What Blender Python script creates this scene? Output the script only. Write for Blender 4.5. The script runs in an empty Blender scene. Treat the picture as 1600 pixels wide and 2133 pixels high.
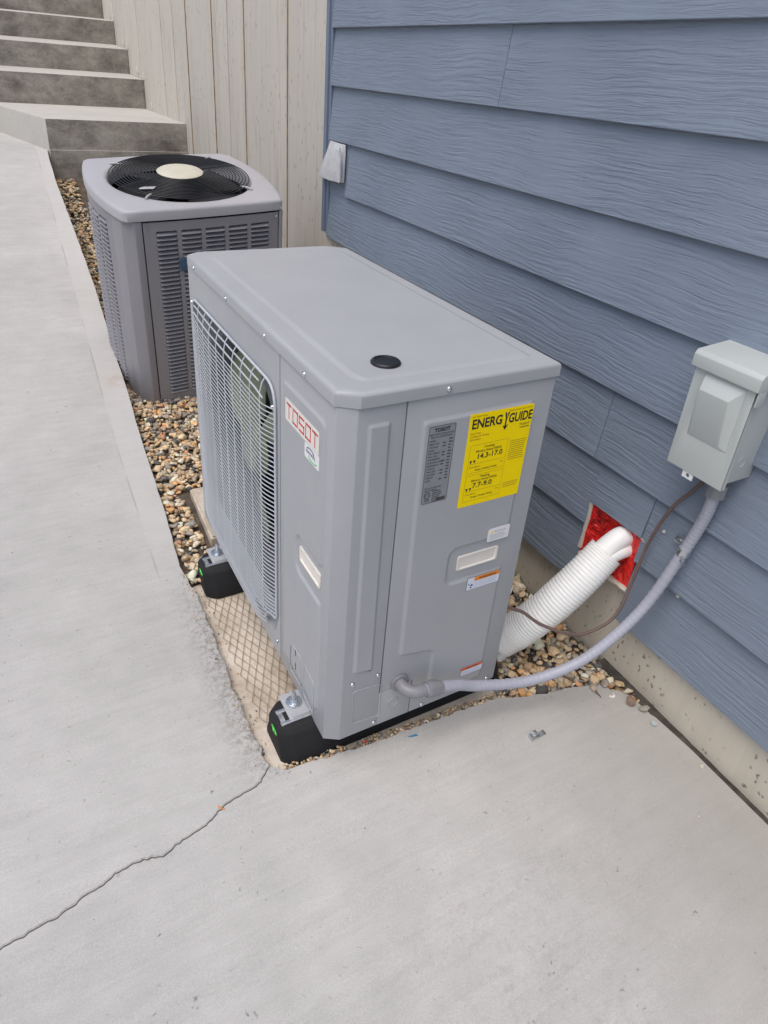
import bpy, bmesh, math, random
import numpy as np
from mathutils import Vector, Matrix, noise as mnoise
from mathutils.geometry import tessellate_polygon

S = bpy.context.scene
COL = S.collection
random.seed(7)

# ------------------------------------------------------------------ camera
cam_d = bpy.data.cameras.new('camera'); cam = bpy.data.objects.new('camera', cam_d); COL.objects.link(cam)
R_ = ((0.87614566, -0.4767741, 0.07110014), (0.17784662, 0.45680144, 0.87160944), (0.44803946, 0.75101192, -0.48501726))
m = Matrix(((R_[0][0], R_[1][0], -R_[2][0], -0.42508), (R_[0][1], R_[1][1], -R_[2][1], -0.84982),
            (R_[0][2], R_[1][2], -R_[2][2], 1.24658), (0, 0, 0, 1)))
cam.matrix_world = m
cam_d.sensor_fit = 'VERTICAL'; cam_d.sensor_height = 36.0
cam_d.lens = 1415.187 * 36.0 / 2133.0
cam_d.shift_y = -0.0606
cam_d.clip_start = 0.05; cam_d.clip_end = 500
S.camera = cam

# ------------------------------------------------------------------ world, sun, exposure
SUN_EL, SUN_AZ = math.radians(66), math.radians(245)       # azimuth clockwise from +Y
w = bpy.data.worlds.new('World'); S.world = w; w.use_nodes = True
wn = w.node_tree.nodes; wl = w.node_tree.links; wn.clear()
sky = wn.new('ShaderNodeTexSky'); sky.sky_type = 'NISHITA'; sky.sun_disc = False
sky.sun_elevation = SUN_EL; sky.sun_rotation = SUN_AZ
sky.air_density = 1.0; sky.dust_density = 4.0; sky.ozone_density = 0.6
bg = wn.new('ShaderNodeBackground'); bg.inputs[1].default_value = 0.15
wo = wn.new('ShaderNodeOutputWorld')
wl.new(sky.outputs[0], bg.inputs[0]); wl.new(bg.outputs[0], wo.inputs[0])
sd = bpy.data.lights.new('sun', 'SUN'); so = bpy.data.objects.new('sun', sd); COL.objects.link(so)
sd.energy = 1.3; sd.angle = math.radians(48); sd.color = (1.0, 0.99, 0.97)
dirv = Vector((math.sin(SUN_AZ) * math.cos(SUN_EL), math.cos(SUN_AZ) * math.cos(SUN_EL), math.sin(SUN_EL)))
so.rotation_euler = dirv.to_track_quat('Z', 'Y').to_euler()
S.view_settings.view_transform = 'Standard'; S.view_settings.look = 'None'
S.view_settings.gamma = 1.0; S.view_settings.use_curve_mapping = False
S.view_settings.exposure = 0.02

# ------------------------------------------------------------------ materials
def new_mat(name):
    mt = bpy.data.materials.new(name); mt.use_nodes = True
    nt = mt.node_tree; b = nt.nodes['Principled BSDF']
    return mt, nt, b
def N(nt, t, **k):
    n = nt.nodes.new(t)
    for a, v in k.items():
        if a == 'op': n.operation = v
        else: setattr(n, a, v)
    return n
def L(nt, a, b): nt.links.new(a, b)
def mapped(nt, scale, src='Position', rnd=False):
    if src == 'Position':
        g = N(nt, 'ShaderNodeNewGeometry'); v = g.outputs['Position']
    else:
        g = N(nt, 'ShaderNodeTexCoord'); v = g.outputs['Object']
    if rnd:
        oi = N(nt, 'ShaderNodeObjectInfo'); mu = N(nt, 'ShaderNodeMath', op='MULTIPLY'); mu.inputs[1].default_value = 17.0
        L(nt, oi.outputs['Random'], mu.inputs[0])
        ad = N(nt, 'ShaderNodeVectorMath', op='ADD'); L(nt, v, ad.inputs[0]); L(nt, mu.outputs[0], ad.inputs[1]); v = ad.outputs[0]
    mp = N(nt, 'ShaderNodeMapping'); mp.inputs['Scale'].default_value = scale; L(nt, v, mp.inputs['Vector'])
    return mp.outputs[0]
def noise(nt, vec, scale, detail=4, rough=.55, dist=0.0):
    n = N(nt, 'ShaderNodeTexNoise'); n.inputs['Scale'].default_value = scale; n.inputs['Detail'].default_value = detail
    n.inputs['Roughness'].default_value = rough; n.inputs['Distortion'].default_value = dist
    L(nt, vec, n.inputs['Vector']); return n.outputs['Fac']
def ramp(nt, fac, stops):
    r = N(nt, 'ShaderNodeValToRGB'); e = r.color_ramp.elements
    while len(e) < len(stops): e.new(.5)
    for i, (p, c) in enumerate(stops):
        e[i].position = p; e[i].color = (c, c, c, 1) if isinstance(c, (int, float)) else (*c, 1)
    L(nt, fac, r.inputs['Fac']); return r.outputs['Color']
def mix(nt, fac, a, b, mode='MIX'):
    n = N(nt, 'ShaderNodeMix', data_type='RGBA', blend_type=mode)
    if isinstance(fac, (int, float)): n.inputs[0].default_value = fac
    else: L(nt, fac, n.inputs[0])
    for i, c in ((6, a), (7, b)):
        if isinstance(c, tuple): n.inputs[i].default_value = (*c, 1)
        else: L(nt, c, n.inputs[i])
    return n.outputs[2]
def bump(nt, b, h, strength, dist, prev=None):
    n = N(nt, 'ShaderNodeBump'); n.inputs['Strength'].default_value = strength; n.inputs['Distance'].default_value = dist
    L(nt, h, n.inputs['Height'])
    if prev is not None: L(nt, prev, n.inputs['Normal'])
    L(nt, n.outputs[0], b.inputs['Normal']); return n.outputs[0]

def simple(name, col, rough=.5, metal=0., var=.06, bscale=0, bdist=0, spec=.5, nscale=18):
    mt, nt, b = new_mat(name)
    v = mapped(nt, (1, 1, 1)); f = noise(nt, v, nscale, 5)
    lo = tuple(c * (1 - var) for c in col); hi = tuple(min(1, c * (1 + var)) for c in col)
    L(nt, ramp(nt, f, [(.3, lo), (.7, hi)]), b.inputs['Base Color'])
    L(nt, ramp(nt, noise(nt, v, 60, 3), [(.3, max(0, rough - .06)), (.7, min(1, rough + .06))]), b.inputs['Roughness'])
    b.inputs['Metallic'].default_value = metal; b.inputs['Specular IOR Level'].default_value = spec
    if bscale: bump(nt, b, noise(nt, v, bscale, 3), .5, bdist)
    return mt

def mat_concrete(name, base, mottle, speck=.5, dirt_and_shade=False, tint=(.96, .98, 1.0), bd=.0012, streak=False):
    mt, nt, b = new_mat(name)
    v = mapped(nt, (1, 1, 1))
    big = noise(nt, v, 1.6, 5, .6, .4); med = noise(nt, v, 9, 6, .65); fine = noise(nt, v, 420, 3, .7)
    sc = noise(nt, mapped(nt, (6, 48, 48)), 1.0, 5, .7, .6)
    lo = tuple(c * (1 - mottle) for c in base); hi = tuple(min(1, c * (1 + mottle * .7)) for c in base)
    c = ramp(nt, big, [(.3, lo), (.68, hi)])
    c = mix(nt, .5, c, ramp(nt, med, [(.25, lo), (.75, hi)]))
    c = mix(nt, .19, c, ramp(nt, sc, [(.3, .2), (.7, .8)]), 'SOFT_LIGHT')
    c = mix(nt, .42, c, ramp(nt, fine, [(.3, .2), (.7, .8)]), 'SOFT_LIGHT')
    # small dark specks, pinholes and scuffs
    vo = N(nt, 'ShaderNodeTexVoronoi', voronoi_dimensions='2D'); vo.inputs['Scale'].default_value = 29
    wn_ = N(nt, 'ShaderNodeTexNoise'); wn_.inputs['Scale'].default_value = 60; wn_.inputs['Detail'].default_value = 3; L(nt, v, wn_.inputs['Vector'])
    ws = N(nt, 'ShaderNodeVectorMath', op='SCALE'); ws.inputs['Scale'].default_value = .03; L(nt, wn_.outputs['Color'], ws.inputs[0])
    wa = N(nt, 'ShaderNodeVectorMath', op='ADD'); L(nt, v, wa.inputs[0]); L(nt, ws.outputs[0], wa.inputs[1]); L(nt, wa.outputs[0], vo.inputs['Vector'])
    sp = ramp(nt, vo.outputs['Distance'], [(.01, 1.0), (.085, 0.0)])
    gate = ramp(nt, noise(nt, v, 11.3, 5, .7), [(.50, 0.0), (.66, .9)])
    mm = N(nt, 'ShaderNodeMath', op='MULTIPLY'); L(nt, sp, mm.inputs[0]); L(nt, gate, mm.inputs[1])
    m2 = N(nt, 'ShaderNodeMath', op='MULTIPLY'); L(nt, mm.outputs[0], m2.inputs[0]); m2.inputs[1].default_value = speck
    c = mix(nt, m2.outputs[0], c, (.09, .085, .08))
    sm = ramp(nt, noise(nt, mapped(nt, (1, 2.6, 1)), 17, 8, .80, .5), [(.62, 0.0), (.76, .45)])
    c = mix(nt, sm, c, tuple(x * .55 for x in base))
    if dirt_and_shade:
        g = N(nt, 'ShaderNodeNewGeometry'); sx = N(nt, 'ShaderNodeSeparateXYZ'); L(nt, g.outputs['Position'], sx.inputs[0])
        def mr(o, a0, a1, b0, b1):
            r = N(nt, 'ShaderNodeMapRange'); L(nt, o, r.inputs[0])
            for i, x in enumerate((a0, a1, b0, b1)): r.inputs[i + 1].default_value = x
            return r.outputs[0]
        def mul(a, b_):
            n = N(nt, 'ShaderNodeMath', op='MULTIPLY'); L(nt, a, n.inputs[0])
            if isinstance(b_, float): n.inputs[1].default_value = b_
            else: L(nt, b_, n.inputs[1])
            return n.outputs[0]
        X, Y = sx.outputs[0], sx.outputs[1]
        # grime scuffed along the slab edge in front of the unit
        mask = mul(mul(mr(X, -.19, -.105, 0., 1.), mr(Y, .75, .5, 0., 1.)), mul(mr(Y, .0, .09, 0., 1.), mr(X, -.06, -.09, 0., 1.)))
        nz = ramp(nt, noise(nt, v, 70, 8, .85, .3), [(.45, 0.0), (.58, 1.0)])
        c = mix(nt, mul(mul(mask, nz), .85), c, (.14, .12, .10))
        # rusty splash near the small condenser
        dx = mr(X, -.17, -.09, 0., 1.); dx2 = mr(X, -.045, -.055, 0., 1.)
        dy = mr(Y, 1.86, 1.90, 0., 1.); dy2 = mr(Y, 2.02, 1.96, 0., 1.)
        rs = mul(mul(mul(dx, dx2), mul(dy, dy2)), ramp(nt, noise(nt, v, 22, 5, .7), [(.38, 0.0), (.6, 1.0)]))
        c = mix(nt, mul(rs, .6), c, (.36, .22, .12))
        # trowelled band beside the walkway edge, a shade lighter
        lim = N(nt, 'ShaderNodeMath', op='MULTIPLY_ADD'); L(nt, Y, lim.inputs[0]); lim.inputs[1].default_value = .028; lim.inputs[2].default_value = -.205
        df = N(nt, 'ShaderNodeMath', op='SUBTRACT'); L(nt, X, df.inputs[0]); L(nt, lim.outputs[0], df.inputs[1])
        bnd = mul(mr(df.outputs[0], -.004, .004, 0., 1.), mr(Y, .75, 1.0, 0., 1.))
        c = mix(nt, mul(bnd, .5), c, tuple(min(1, x * 1.12) for x in base))
        ab = N(nt, 'ShaderNodeMath', op='ABSOLUTE'); L(nt, df.outputs[0], ab.inputs[0])
        ln = mul(mul(mr(ab.outputs[0], .0012, .0035, 1., 0.), mr(Y, .7, .8, 0., 1.)), ramp(nt, noise(nt, v, 3.3, 3), [(.42, 0.0), (.56, 1.0)]))
        c = mix(nt, mul(ln, .5), c, (.25, .24, .23))
        # shade beside the house wall, painted into the patio colour
        shade_mask = mul(mr(X, .25, .75, 0., 1.), mr(Y, .3, -.2, 0., 1.))
        c = mix(nt, mul(shade_mask, .6), c, (base[0] * .66, base[1] * .635, base[2] * .595))
        gm = mul(mul(mr(X, -.12, .1, 0., 1.), mr(X, .5, .2, 0., 1.)), mul(mr(Y, -.28, -.36, 0., 1.), ramp(nt, noise(nt, mapped(nt, (1, 1, 1)), 55, 6, .75), [(.5, 0.0), (.62, 1.0)])))
        c = mix(nt, mul(gm, .18), c, (.22, .21, .19))
    L(nt, c, b.inputs['Base Color'])
    b.inputs['Roughness'].default_value = .85; b.inputs['Specular IOR Level'].default_value = .3
    h = mix(nt, .5, fine, med)
    n1 = bump(nt, b, h, .5, bd)
    bump(nt, b, sc, .15, bd * .6, n1)
    return mt

def yz(nt, zs):
    g = N(nt, 'ShaderNodeNewGeometry'); sx = N(nt, 'ShaderNodeSeparateXYZ'); L(nt, g.outputs['Position'], sx.inputs[0])
    cb = N(nt, 'ShaderNodeCombineXYZ'); L(nt, sx.outputs[1], cb.inputs[0]); ml = N(nt, 'ShaderNodeMath', op='MULTIPLY'); ml.inputs[1].default_value = zs
    L(nt, sx.outputs[2], ml.inputs[0]); L(nt, ml.outputs[0], cb.inputs[1]); return cb.outputs[0]
def mat_foundation(name, base):
    mt, nt, b = new_mat(name)
    v = mapped(nt, (1, 1, 1)); big = noise(nt, v, 3.2, 5, .6, .5); vs = noise(nt, mapped(nt, (1, 14, 1.2)), 2.2, 5, .6, .4)
    c = ramp(nt, big, [(.3, tuple(x * .86 for x in base)), (.7, tuple(x * 1.08 for x in base))])
    c = mix(nt, .4, c, ramp(nt, vs, [(.3, tuple(x * .82 for x in base)), (.7, tuple(x * 1.1 for x in base))]))
    pv = yz(nt, .62); vo = N(nt, 'ShaderNodeTexVoronoi', voronoi_dimensions='2D'); vo.inputs['Scale'].default_value = 42; vo.inputs['Randomness'].default_value = 1; 
    ds = N(nt, 'ShaderNodeVectorMath', op='ADD'); L(nt, pv, ds.inputs[0])
    nn = N(nt, 'ShaderNodeTexNoise'); nn.inputs['Scale'].default_value = 45; L(nt, v, nn.inputs['Vector'])
    sc = N(nt, 'ShaderNodeVectorMath', op='SCALE'); L(nt, nn.outputs['Color'], sc.inputs[0]); sc.inputs['Scale'].default_value = .018
    L(nt, sc.outputs[0], ds.inputs[1]); L(nt, ds.outputs[0], vo.inputs['Vector'])
    pit = ramp(nt, vo.outputs['Distance'], [(.05, 1.0), (.16, 0.0)])
    gate = ramp(nt, noise(nt, v, 13, 3), [(.45, 0.0), (.56, 1.0)])
    mm = N(nt, 'ShaderNodeMath', op='MULTIPLY'); L(nt, pit, mm.inputs[0]); L(nt, gate, mm.inputs[1])
    m2 = N(nt, 'ShaderNodeMath', op='MULTIPLY'); L(nt, mm.outputs[0], m2.inputs[0]); m2.inputs[1].default_value = .75
    c = mix(nt, m2.outputs[0], c, (.13, .115, .095))
    L(nt, c, b.inputs['Base Color']); b.inputs['Roughness'].default_value = .8
    inv = N(nt, 'ShaderNodeMath', op='SUBTRACT'); inv.inputs[0].default_value = 1; L(nt, mm.outputs[0], inv.inputs[1])
    n1 = bump(nt, b, inv.outputs[0], .6, .002); bump(nt, b, noise(nt, v, 160, 4), .3, .0012, n1)
    return mt

def mat_siding(name, base):
    mt, nt, b = new_mat(name)
    # cedar-like grain pressed into the board: streaks along Y with swirls
    vy = mapped(nt, (1, 1.0, 1), rnd=True)
    warp = N(nt, 'ShaderNodeTexNoise'); warp.inputs['Scale'].default_value = 3.4; warp.inputs['Detail'].default_value = 5
    L(nt, vy, warp.inputs['Vector'])
    sub = N(nt, 'ShaderNodeVectorMath', op='SUBTRACT'); L(nt, warp.outputs['Color'], sub.inputs[0]); sub.inputs[1].default_value = (.5, .5, .5)
    scl = N(nt, 'ShaderNodeVectorMath', op='MULTIPLY'); L(nt, sub.outputs[0], scl.inputs[0]); scl.inputs[1].default_value = (0, .0, .045)
    ad = N(nt, 'ShaderNodeVectorMath', op='ADD'); L(nt, vy, ad.inputs[0]); L(nt, scl.outputs[0], ad.inputs[1])
    mp = N(nt, 'ShaderNodeMapping'); mp.inputs['Scale'].default_value = (.3, 6.5, 135); L(nt, ad.outputs[0], mp.inputs['Vector'])
    g1 = noise(nt, mp.outputs[0], 1.0, 5, .6, .25)
    mp2 = N(nt, 'ShaderNodeMapping'); mp2.inputs['Scale'].default_value = (.3, 22, 420); L(nt, ad.outputs[0], mp2.inputs['Vector'])
    g2 = noise(nt, mp2.outputs[0], 1.0, 3, .5, .2)
    h1 = ramp(nt, g1, [(.36, 0.0), (.48, .45), (.55, .75), (.66, 1.0)])
    amp = ramp(nt, noise(nt, vy, 5.0, 4), [(.32, .15), (.60, 1.0)])
    h = mix(nt, .22, h1, g2)
    ha = N(nt, 'ShaderNodeMath', op='MULTIPLY'); L(nt, h, ha.inputs[0]); L(nt, amp, ha.inputs[1])
    lo = tuple(x * .90 for x in base); hi = tuple(x * 1.07 for x in base)
    c = ramp(nt, noise(nt, vy, 3.0, 5), [(.3, lo), (.7, hi)])
    c = mix(nt, .12, c, ramp(nt, h1, [(0, tuple(x * .72 for x in base)), (1, tuple(min(1, x * 1.15) for x in base))]))
    sm = ramp(nt, noise(nt, mapped(nt, (1, 1, .8)), 5.2, 6, .7), [(.62, 0.0), (.75, .28)])
    c = mix(nt, sm, c, tuple(min(1, x * 1.45) for x in base))
    L(nt, c, b.inputs['Base Color']); b.inputs['Roughness'].default_value = .48; b.inputs['Specular IOR Level'].default_value = .45
    bump(nt, b, ha.outputs[0], .85, .0023)
    return mt

def mat_paint(name, base, rough=.42, bd=.00025):
    mt, nt, b = new_mat(name)
    v = mapped(nt, (1, 1, 1)); f = noise(nt, v, 6, 5, .6)
    c = ramp(nt, f, [(.3, tuple(x * .965 for x in base)), (.7, tuple(x * 1.03 for x in base))])
    sm = ramp(nt, noise(nt, mapped(nt, (1, 1, .5)), 11, 7, .75, .5), [(.66, 0.0), (.80, .30)])
    c = mix(nt, sm, c, tuple(min(1, x * 1.25) for x in base))
    L(nt, c, b.inputs['Base Color']); b.inputs['Specular IOR Level'].default_value = .42
    L(nt, ramp(nt, noise(nt, v, 9, 4), [(.3, rough - .05), (.7, rough + .08)]), b.inputs['Roughness'])
    bump(nt, b, noise(nt, v, 900, 2), .35, bd)
    return mt

def mat_metal(name, col, rough=.3):
    mt, nt, b = new_mat(name); v = mapped(nt, (1, 1, 1))
    L(nt, ramp(nt, noise(nt, v, 120, 4), [(.3, tuple(x * .8 for x in col)), (.7, col)]), b.inputs['Base Color'])
    b.inputs['Metallic'].default_value = .95; L(nt, ramp(nt, noise(nt, v, 80, 3), [(.3, rough - .08), (.7, rough + .1)]), b.inputs['Roughness'])
    return mt

def mat_stone():
    mt, nt, b = new_mat('gravel_stone')
    at = N(nt, 'ShaderNodeAttribute'); at.attribute_name = 'Col'
    v = mapped(nt, (1, 1, 1)); f = noise(nt, v, 160, 5, .65)
    c = mix(nt, .55, at.outputs['Color'], ramp(nt, f, [(.3, .18), (.7, .82)]), 'OVERLAY')
    L(nt, c, b.inputs['Base Color']); b.inputs['Roughness'].default_value = .75
    bump(nt, b, f, .6, .0015)
    return mt

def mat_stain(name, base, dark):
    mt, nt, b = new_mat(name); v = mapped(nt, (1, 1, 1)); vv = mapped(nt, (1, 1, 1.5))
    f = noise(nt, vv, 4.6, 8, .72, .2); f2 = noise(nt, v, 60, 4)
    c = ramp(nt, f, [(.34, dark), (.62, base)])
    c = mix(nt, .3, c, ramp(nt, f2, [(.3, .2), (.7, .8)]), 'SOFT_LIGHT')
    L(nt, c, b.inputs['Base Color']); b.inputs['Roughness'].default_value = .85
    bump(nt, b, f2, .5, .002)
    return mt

def mat_red_tape():
    mt, nt, b = new_mat('red_tape'); v = mapped(nt, (1, 1, 1))
    f = noise(nt, v, 26, 4, .6, 1.0)
    c = ramp(nt, f, [(.30, (.05, .004, .006)), (.38, (.30, .008, .012)), (.46, (.80, .014, .014)), (.62, (.90, .04, .03))])  # dark bands paint the shade of creases into the red
    L(nt, c, b.inputs['Base Color']); b.inputs['Roughness'].default_value = .16
    bump(nt, b, noise(nt, v, 60, 3, .5, 1.5), 1.0, .010)
    return mt

def mat_wall_board(name, base):
    mt, nt, b = new_mat(name)
    v = mapped(nt, (1, 1, 1)); vs = noise(nt, mapped(nt, (1, 9, .6)), 3.0, 6, .62, .4)
    big = noise(nt, v, 1.1, 5, .6, .4)
    c = ramp(nt, vs, [(.28, tuple(x * .88 for x in base)), (.5, base), (.75, tuple(min(1, x * 1.05) for x in base))])
    c = mix(nt, .4, c, ramp(nt, big, [(.3, tuple(x * .86 for x in base)), (.7, tuple(x * 1.06 for x in base))]))
    st = ramp(nt, noise(nt, mapped(nt, (1, 26, 1.6)), 1.5, 6, .65), [(.55, 0.0), (.70, .45)])
    c = mix(nt, st, c, (.32, .26, .18))
    vo = N(nt, 'ShaderNodeTexVoronoi'); vo.voronoi_dimensions = '2D'; vo.inputs['Scale'].default_value = 19; L(nt, yz(nt, .45), vo.inputs['Vector'])
    pit = ramp(nt, vo.outputs['Distance'], [(.06, 1.0), (.11, 0.0)])
    gate = ramp(nt, noise(nt, v, 4, 3), [(.46, 0.0), (.56, .5)])
    mm = N(nt, 'ShaderNodeMath', op='MULTIPLY'); L(nt, pit, mm.inputs[0]); L(nt, gate, mm.inputs[1])
    c = mix(nt, mm.outputs[0], c, (.18, .15, .12))
    L(nt, c, b.inputs['Base Color']); b.inputs['Roughness'].default_value = .85
    bump(nt, b, mix(nt, .5, vs, noise(nt, v, 90, 4)), .5, .003)
    return mt

M = {}
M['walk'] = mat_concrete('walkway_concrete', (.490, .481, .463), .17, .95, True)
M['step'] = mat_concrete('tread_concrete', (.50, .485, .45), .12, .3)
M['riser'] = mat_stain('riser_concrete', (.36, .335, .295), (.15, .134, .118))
M['pad'] = mat_stain('mortar_pad', (.70, .63, .54), (.44, .37, .29))
M['found'] = mat_foundation('foundation_concrete', (.60, .555, .465))
M['wall'] = mat_wall_board('board_formed_concrete', (.61, .575, .51))
M['seam'] = simple('form_seam', (.30, .22, .13), .9, var=.3)
M['siding'] = mat_siding('blue_cedar_siding', (.218, .264, .334))
M['trim'] = mat_paint('blue_trim', (.19, .235, .315), .45)
M['back'] = simple('house_wrap_dark', (.06, .065, .075), .9)
M['caulk'] = simple('pale_caulk', (.62, .58, .50), .8, var=.15, bscale=120, bdist=.001)
M['unit'] = mat_paint('grey_powder_coat', (.395, .408, .427), .40)
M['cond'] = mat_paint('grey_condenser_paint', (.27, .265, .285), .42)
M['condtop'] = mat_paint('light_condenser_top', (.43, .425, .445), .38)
M['wire'] = simple('grey_coated_wire', (.50, .53, .58), .35, var=.05)
M['black'] = simple('black_plastic', (.012, .013, .016), .45, var=.2)
M['rubber'] = simple('black_rubber', (.011, .011, .013), .8, var=.3, bscale=300, bdist=.001, nscale=60)
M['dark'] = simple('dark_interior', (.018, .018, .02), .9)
M['olive'] = simple('olive_fan_plastic', (.24, .27, .17), .5)
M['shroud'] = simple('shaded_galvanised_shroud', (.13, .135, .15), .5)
M['blade'] = simple('dark_fan_plastic', (.03, .03, .033), .5)
M['cream'] = simple('cream_cap', (.60, .57, .46), .5)
M['ivory'] = simple('ivory_plastic', (.78, .74, .68), .4, var=.03)
M['zinc'] = mat_metal('zinc_plate', (.72, .76, .80), .25)
M['galv'] = mat_metal('galvanised', (.55, .56, .58), .42)
M['alu'] = simple('aluminium_flap', (.72, .72, .74), .38, metal=.35, var=.12, nscale=30)
M['white'] = simple('white_plastic_hose', (.92, .92, .90), .4, var=.03)
def mat_hose():
    mt, nt, b = new_mat('smudged_white_sleeve'); v = mapped(nt, (1, 1, 1))
    c = ramp(nt, noise(nt, v, 8, 4), [(.3, (.84, .84, .81)), (.7, (.92, .92, .90))])
    sm = ramp(nt, noise(nt, v, 34, 7, .8), [(.62, 0.0), (.72, .55)])
    c = mix(nt, sm, c, (.36, .34, .30)); L(nt, c, b.inputs['Base Color']); b.inputs['Roughness'].default_value = .42
    b.inputs['Subsurface Weight'].default_value = .0; bump(nt, b, noise(nt, v, 40, 4), .4, .002); return mt
M['sleeve'] = mat_hose()
M['paper'] = simple('white_label', (.80, .80, .80), .5, var=.02)
M['logo_paper'] = simple('cream_label', (.78, .76, .70), .45, var=.02)
M['bluepaper'] = simple('pale_blue_label', (.70, .74, .86), .45, var=.02)
M['yellow'] = simple('yellow_label', (1.0, .745, .0), .6, var=.01, spec=.15)
M['grey_label'] = simple('grey_label', (.26, .27, .29), .4, var=.03)
M['ink'] = simple('black_ink', (.012, .012, .014), .6)
M['ink_soft'] = simple('faded_ink', (.33, .22, .01), .6)
M['ink_grey'] = simple('grey_ink', (.06, .06, .065), .6)
M['ink_pale'] = simple('pale_ink', (.42, .45, .50), .6)
M['red'] = simple('red_ink', (.62, .04, .05), .5)
M['navy'] = simple('navy_ink', (.04, .05, .18), .5)
M['green'] = simple('green_ink', (.03, .45, .10), .5)
M['orange'] = simple('orange_ink', (.82, .26, .01), .5)
M['redor'] = simple('red_orange_ink', (.72, .12, .02), .5)
M['slime'] = simple('green_vial', (.10, .75, .08), .25)
M['conduit'] = simple('grey_flexible_conduit', (.40, .41, .48), .42, var=.04)
M['fitting'] = simple('grey_fitting', (.25, .25, .27), .4)
M['cable'] = simple('brown_cable', (.15, .10, .085), .5, var=.15)
M['box'] = mat_paint('pale_green_grey_paint', (.50, .535, .52), .42)
M['red_tape'] = mat_red_tape()
M['tar'] = simple('tar_joint', (.06, .052, .045), .9, var=.5, bscale=70, bdist=.006, nscale=40)
M['soil'] = simple('dark_soil', (.10, .08, .06), .95, var=.4, bscale=80, bdist=.01)
M['earth'] = simple('ground_earth', (.30, .28, .25), .95, var=.2)
M['rust'] = simple('rusty_lath', (.33, .26, .17), .7, var=.35, nscale=60)
M['badge'] = simple('blue_badge', (.05, .10, .17), .4)
M['stone'] = mat_stone()
M['blue_bit'] = simple('blue_plastic', (.05, .22, .42), .4)
M['disc'] = simple('pale_blue_disc', (.42, .48, .50), .5)
M['shell'] = simple('white_chip', (.75, .72, .66), .6)
M['crack_fill'] = simple('crack_dirt', (.10, .09, .08), 1.0, var=.4)
M['red_bit'] = simple('red_scrap', (.6, .06, .03), .6)

# ------------------------------------------------------------------ mesh helpers
class MB:
    def __init__(s): s.v = []; s.f = []
    def add(s, vs, fs):
        o = len(s.v); s.v += [tuple(v) for v in vs]; s.f += [tuple(o + i for i in f) for f in fs]; return s
    def box(s, x0, x1, y0, y1, z0, z1):
        return s.add([(x0, y0, z0), (x1, y0, z0), (x1, y1, z0), (x0, y1, z0), (x0, y0, z1), (x1, y0, z1), (x1, y1, z1), (x0, y1, z1)],
                     [(0, 3, 2, 1), (4, 5, 6, 7), (0, 1, 5, 4), (1, 2, 6, 5), (2, 3, 7, 6), (3, 0, 4, 7)])
    def loops(s, ls, cap0=True, cap1=True, closed=False):
        o = len(s.v); n = len(ls[0])
        for l in ls: s.v += [tuple(p) for p in l]
        k = len(ls)
        for i in range(k if closed else k - 1):
            a = o + i * n; b = o + ((i + 1) % k) * n
            for j in range(n): s.f.append((a + j, a + (j + 1) % n, b + (j + 1) % n, b + j))
        if not closed:
            if cap0: s.f.append(tuple(o + j for j in reversed(range(n))))
            if cap1: s.f.append(tuple(o + (k - 1) * n + j for j in range(n)))
        return s
    def tube(s, path, r, seg=8, closed=False, cap=True):
        P = [Vector(p) for p in path]; n = len(P); rr = r if isinstance(r, (list, tuple)) else [r] * n
        T = []
        for i in range(n):
            a = P[(i - 1) % n] if (closed or i > 0) else P[i]; b = P[(i + 1) % n] if (closed or i < n - 1) else P[i]
            T.append((b - a).normalized())
        up = Vector((0, 0, 1)) if abs(T[0].z) < .9 else Vector((1, 0, 0))
        u = T[0].cross(up).normalized(); ls = []
        for i in range(n):
            u = (u - T[i] * u.dot(T[i])).normalized(); w_ = T[i].cross(u)
            ls.append([P[i] + (u * math.cos(2 * math.pi * j / seg) + w_ * math.sin(2 * math.pi * j / seg)) * rr[i] for j in range(seg)])
        return s.loops(ls, cap, cap, closed)
    def cyl(s, c, axis, r, h, seg=16, r2=None):
        c = Vector(c); a = Vector(axis).normalized()
        u = a.orthogonal().normalized(); w_ = a.cross(u); r2 = r if r2 is None else r2
        ls = [[c + a * t + (u * math.cos(2 * math.pi * j / seg) + w_ * math.sin(2 * math.pi * j / seg)) * q for j in range(seg)] for t, q in ((0, r), (h, r2))]
        return s.loops(ls)
    def prism(s, poly, fn, d0, d1):
        """poly 2D list, fn(a,b,d)->xyz"""
        return s.loops([[fn(a, b, d0) for a, b in poly], [fn(a, b, d1) for a, b in poly]])
def mesh_from(name, mb, mats, smooth=30, bevel=0, bseg=2, tris=False):
    me = bpy.data.meshes.new(name); me.from_pydata([tuple(v) for v in mb.v], [], mb.f)
    bm = bmesh.new(); bm.from_mesh(me)
    bmesh.ops.recalc_face_normals(bm, faces=bm.faces)
    if bevel:
        es = [e for e in bm.edges if len(e.link_faces) == 2 and e.calc_face_angle(0) > math.radians(25)]
        bmesh.ops.bevel(bm, geom=es, offset=bevel, segments=bseg, profile=.6, affect='EDGES', clamp_overlap=True)
    bm.to_mesh(me); bm.free()
    for mt in (mats if isinstance(mats, (list, tuple)) else [mats]): me.materials.append(M[mt] if isinstance(mt, str) else mt)
    if smooth:
        me.polygons.foreach_set('use_smooth', [True] * len(me.polygons)); me.set_sharp_from_angle(angle=math.radians(smooth))
    me.update(); return me
def recenter(me):
    n = len(me.vertices); a = np.empty(n * 3, 'f'); me.vertices.foreach_get('co', a); a = a.reshape(-1, 3)
    c = (a.min(0) + a.max(0)) / 2; a -= c; me.vertices.foreach_set('co', a.ravel()); me.update(); return Vector([float(x) for x in c])
WP = {}
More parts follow.
